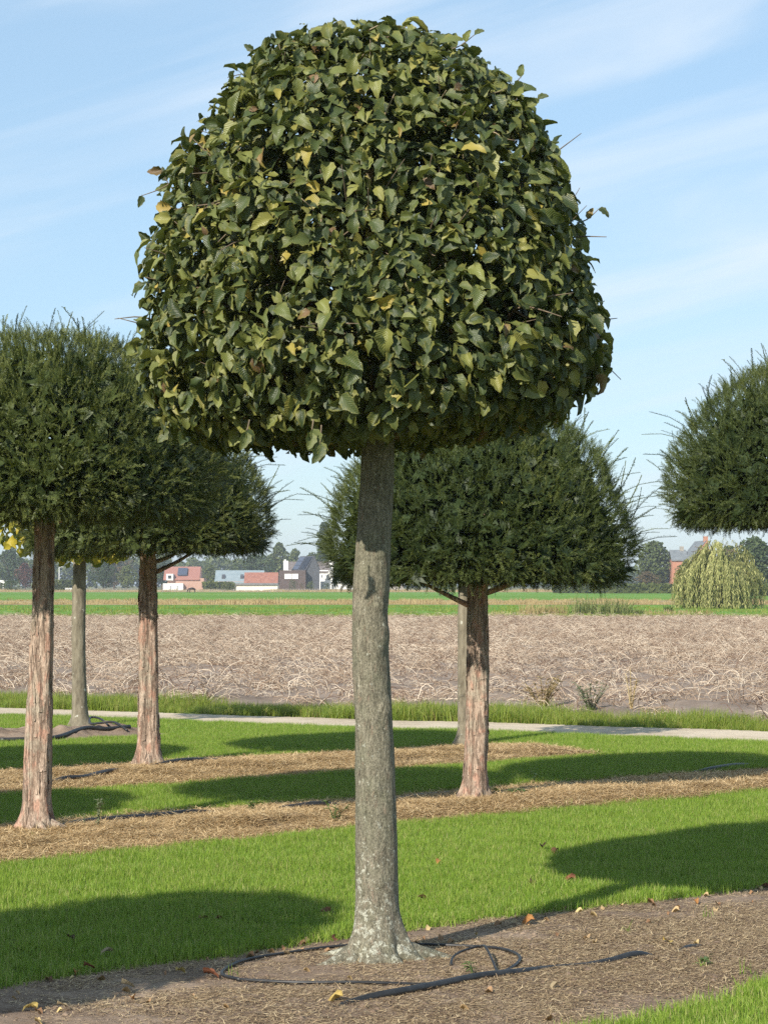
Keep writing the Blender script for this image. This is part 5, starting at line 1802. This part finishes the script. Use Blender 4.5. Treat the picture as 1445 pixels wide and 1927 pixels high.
for v0, v1 in ((.10, .34), (.37, .63), (.66, .92)): sl('solar_panel', .55, .95, v0, v1, SOLARB, 0.25)
h.box('extension', 526.5, 576, 1073.5, 1113, -2.5, 4, BRNW)
h.window(536.5, 549, 1080, 1089.5, -2.55, WHITE, BLIND); h.window(550, 562, 1080, 1089.5, -2.55, WHITE, BLIND)
h.box('chimney', 532, 541, 1055, 1073, 4.2, 5.6, WHITE); h.box('chimney_cap', 533.5, 537, 1052.5, 1054.9, 4.5, 5.2, WHITE)
# brown roofed house behind
h = House('brown roofed white house standing behind the dark gable', 538, 622, 575)
h.box('wall', 540, 618, 1073, 1112, 0, 8, WHITE); h.prism_x('roof', 539, 620, 1056.5, 1076, 0, 8, BROWNT)
h.gable_x('gable', 617, 1056.5, 1076, 0, 8, WHITE); h.box('chimney', 618, 628, 1053.5, 1080, 3, 4.5, WHITE)
h.window(604, 607.5, 1081, 1088, -.05, WHITE, GLASS)
# white house with dormer
h = House('white house with grey roof, arched white dormer and pale gable right of the dark house', 602, 668, 540)
h.box('wall', 603, 664, 1094, 1113, 0, 8, WHITE); h.prism_x('roof', 622, 668, 1074, 1095.5, 0, 8, SLATE)
b = MB(); y_ = -1.0
b.add([(h.X(606), y_, -.2), (h.X(624.5), y_, -.2), (h.X(624.5), y_, h.Z(1094)), (h.X(629), y_, h.Z(1074)), (h.X(621), y_, h.Z(1071)), (h.X(612), y_, h.Z(1091))], [(0, 1, 2), (0, 2, 5), (5, 2, 3), (5, 3, 4)])
b.add([(h.X(629), y_, h.Z(1074)), (h.X(624.5), y_, h.Z(1094)), (h.X(624.5), 3, h.Z(1094)), (h.X(629), 3, h.Z(1074)), (h.X(621), y_, h.Z(1071)), (h.X(621), 3, h.Z(1071)), (h.X(612), 3, h.Z(1091)), (h.X(612), y_, h.Z(1091))], [(0, 1, 2, 3), (4, 5, 6, 7), (0, 3, 5, 4)])
b.build('gable', WHITE, h.t)
h.box('dormer', 637, 647, 1083, 1095, -.5, 2, WHITE); h.window(638.5, 645.5, 1085, 1093, -.55)
b = MB(); b.tube([(h.X(642), -.5, h.Z(1083)), (h.X(642), 2, h.Z(1083))], .62, 12); b.build('dormer_arch', WHITE, h.t)
for px in (613, 632, 652): h.window(px, px + 4, 1098, 1105, -.05)
h = House('low grey roofed outbuilding just right of the hornbeam trunk', 738, 760, 520, 'outbuilding', 'building')
h.box('wall', 734, 760, 1098, 1114, 0, 6, WOODG); h.prism_x('roof', 732, 762, 1087, 1099, 0, 6, SLATE); h.gable_x('gable', 733, 1087, 1099, 0, 6, WOODG)
# brick house right
h = House('orange brick house with steep gable and chimney behind the weeping willow', 1270, 1345, 470)
h.box('wall', 1296, 1342, 1060, 1115, 0, 9, BRICK)
b = MB(); b.add([(h.X(1296), 0, h.Z(1060.2)), (h.X(1342), 0, h.Z(1060.2)), (h.X(1329), 0, h.Z(1018)), (h.X(1296), .4, h.Z(1060.2)), (h.X(1342), .4, h.Z(1060.2)), (h.X(1329), .4, h.Z(1018))], [(0, 2, 1), (3, 4, 5)]); b.add([(h.X(1296), 0, h.Z(1060.2)), (h.X(1342), 0, h.Z(1060.2)), (h.X(1329), 0, h.Z(1018)), (h.X(1296), .4, h.Z(1060.2)), (h.X(1342), .4, h.Z(1060.2)), (h.X(1329), .4, h.Z(1018))], [(0, 3, 5, 2), (1, 2, 5, 4), (0, 1, 4, 3)])
b.build('gable', BRICK, h.t)
b = MB(); b.add([(h.X(1294), .4, h.Z(1061)), (h.X(1329), .4, h.Z(1017)), (h.X(1318), 9, h.Z(1017)), (h.X(1283), 9, h.Z(1061)), (h.X(1344), .4, h.Z(1061)), (h.X(1333), 9, h.Z(1061))], [(0, 1, 2, 3), (1, 4, 5, 2)]); b.build('roof', SLATE, h.t)
h.box('chimney', 1325, 1333, 1009, 1022, 1.2, 2.2, BRICK)
h.box('wing_wall', 1270, 1297, 1052, 1115, 5, 11, BRICK); h.prism_x('wing_roof', 1268, 1300, 1033.5, 1053, 5, 11, SLATE)
h.box('chimney', 1288, 1295, 1027, 1036, 7.6, 8.6, WOODG)
# porch at the left edge
h = House('white flat roofed porch at the left picture edge', -40, 11, 560, 'porch', 'porch')
h.box('roof', -40, 11, 1092, 1098, -1, 3, WHITE); h.box('wall', -38, 8, 1098.2, 1113, 1, 3, WOODG)
for px in (-20, 7): h.box('post', px, px + 1.6, 1098.2, 1113, -.8, -.6, WHITE)


# fences, lamp post, pony
def fence(label, px0, px1, Y, h, step, mat, nrail=2, w=.12, group=None):
    t = thing('fence', label, 'fence', (at((px0 + px1) / 2, Y), Y, 0), 0, group)
    m = Y / FPX; L = (px1 - px0) * m; hh = h * m
    n = max(2, int(L / (step * m)))
    me = None
    for i in range(n + 1):
        xx = -L / 2 + L * i / n
        if me is None:
            b = MB(); b.box(-w / 2, w / 2, -.05, .05, -.1, hh); o = b.build('post', mat, t); me = o.data
        else:
            o = ob('post', me, t)
        o.location = (xx, 0, 0)
    for k in range(nrail):
        b = MB(); z = hh * (.45 + .4 * k); b.box(-L / 2, L / 2, .055, .09, z - .035, z + .035); b.build('rail', mat, t)


fence('white picket fence behind the leftmost yew trunk', 124, 142, 500, 7, 2.2, WHITE)
fence('wooden post and rail fence crossing behind the slim grey trunk', 150, 262, 500, 6, 7, WOODG)
fence('grey fence in front of the red roofed house hedge', 384, 440, 505, 5, 4, WOODG)
fence('long grey wooden fence in front of the dark house', 533, 664, 495, 5.5, 5, WOODG)
fence('post and wire fence along the pasture under the yews', 262, 530, 470, 5, 22, WOODG, 1, .1)
Yp = 560
t = thing('lamp_post', 'thin pale lamp post rising between the leftmost trunks', 'lamp post', (at(112, Yp), Yp, 0))
b = MB(); b.tube([(0, 0, 0), (0, 0, zt(1068, Yp))], [.11, .07], 8); b.build('pole', WHITE, t, True)
b = MB(); b.tube([(0, 0, zt(1068, Yp)), (.5, 0, zt(1067, Yp)), (1.1, 0, zt(1067, Yp))], [.06, .06, .12], 6); b.build('lamp_head', WHITE, t, True)

# grazing pony
def skin(name, verts, edges, rad, mat, parent=None):
    me = bpy.data.meshes.new(name); me.from_pydata(verts, edges, [])
    o = ob(name, me, parent)
    md = o.modifiers.new('skin', 'SKIN')
    for i, r in enumerate(rad): me.skin_vertices[0].data[i].radius = (r, r)
    me.skin_vertices[0].data[0].use_root = True
    sd = o.modifiers.new('sub', 'SUBSURF'); sd.levels = 2; sd.render_levels = 2
    me.materials.append(mat)
    return o


HORSE = simple('dark_bay_coat', (0.018, 0.013, 0.011), (0.03, 0.02, 0.016), 3, .6)
Yh = 412
pony = thing('pony', 'small dark pony grazing on the far pasture before the red roofed house', 'pony', (at(362, Yh), Yh, .02), R(8))
vs = [(0.42, 0, .88), (.15, 0, .84), (-.15, 0, .82), (-.42, 0, .86),                                     # rump, belly, chest, withers
      (-.62, 0, .78), (-.80, 0, .50), (-.90, 0, .30), (-.98, 0, .12),                                     # neck, poll, face, muzzle down in the grass
      (.46, .12, .58), (.54, .12, .36), (.50, .12, .04), (.46, -.12, .58), (.50, -.12, .36), (.44, -.12, .04),   # hind legs with hock
      (-.40, .11, .50), (-.40, .11, .28), (-.42, .11, .03), (-.42, -.11, .50), (-.46, -.11, .28), (-.46, -.11, .03),
      (.56, 0, .80), (.64, 0, .50)]
es = [(0, 1), (1, 2), (2, 3), (3, 4), (4, 5), (5, 6), (6, 7), (0, 8), (8, 9), (9, 10), (0, 11), (11, 12), (12, 13), (3, 14), (14, 15), (15, 16), (3, 17), (17, 18), (18, 19), (0, 20), (20, 21)]
rd = [.23, .25, .24, .22, .15, .11, .085, .06, .12, .055, .05, .12, .055, .05, .085, .05, .05, .085, .05, .05, .05, .05]
skin('body', vs, es, rd, HORSE, pony)
for sgn in (-1, 1):
    b = MB(); b.tube([(-.77, .05 * sgn, .56), (-.74, .07 * sgn, .66), (-.73, .07 * sgn, .70)], [.03, .025, .004], 6); b.build('ear', HORSE, pony, True)

# ------------------------------------------------------------------ air
HAZE = 0.0003
if HAZE:
    t = NT('haze')
    pv = t.n('VolumePrincipled')
    pv.inputs['Color'].default_value = (0.86, 0.92, 1.0, 1)
    pv.inputs['Density'].default_value = HAZE
    pv.inputs['Anisotropy'].default_value = 0.2
    t.l(pv.outputs[0], t.out.inputs['Volume'])
    b = MB(); b.box(-6100, 6100, -6100, 9100, -1.2, 30)
    tag(b.build('haze', t.m), kind='stuff')
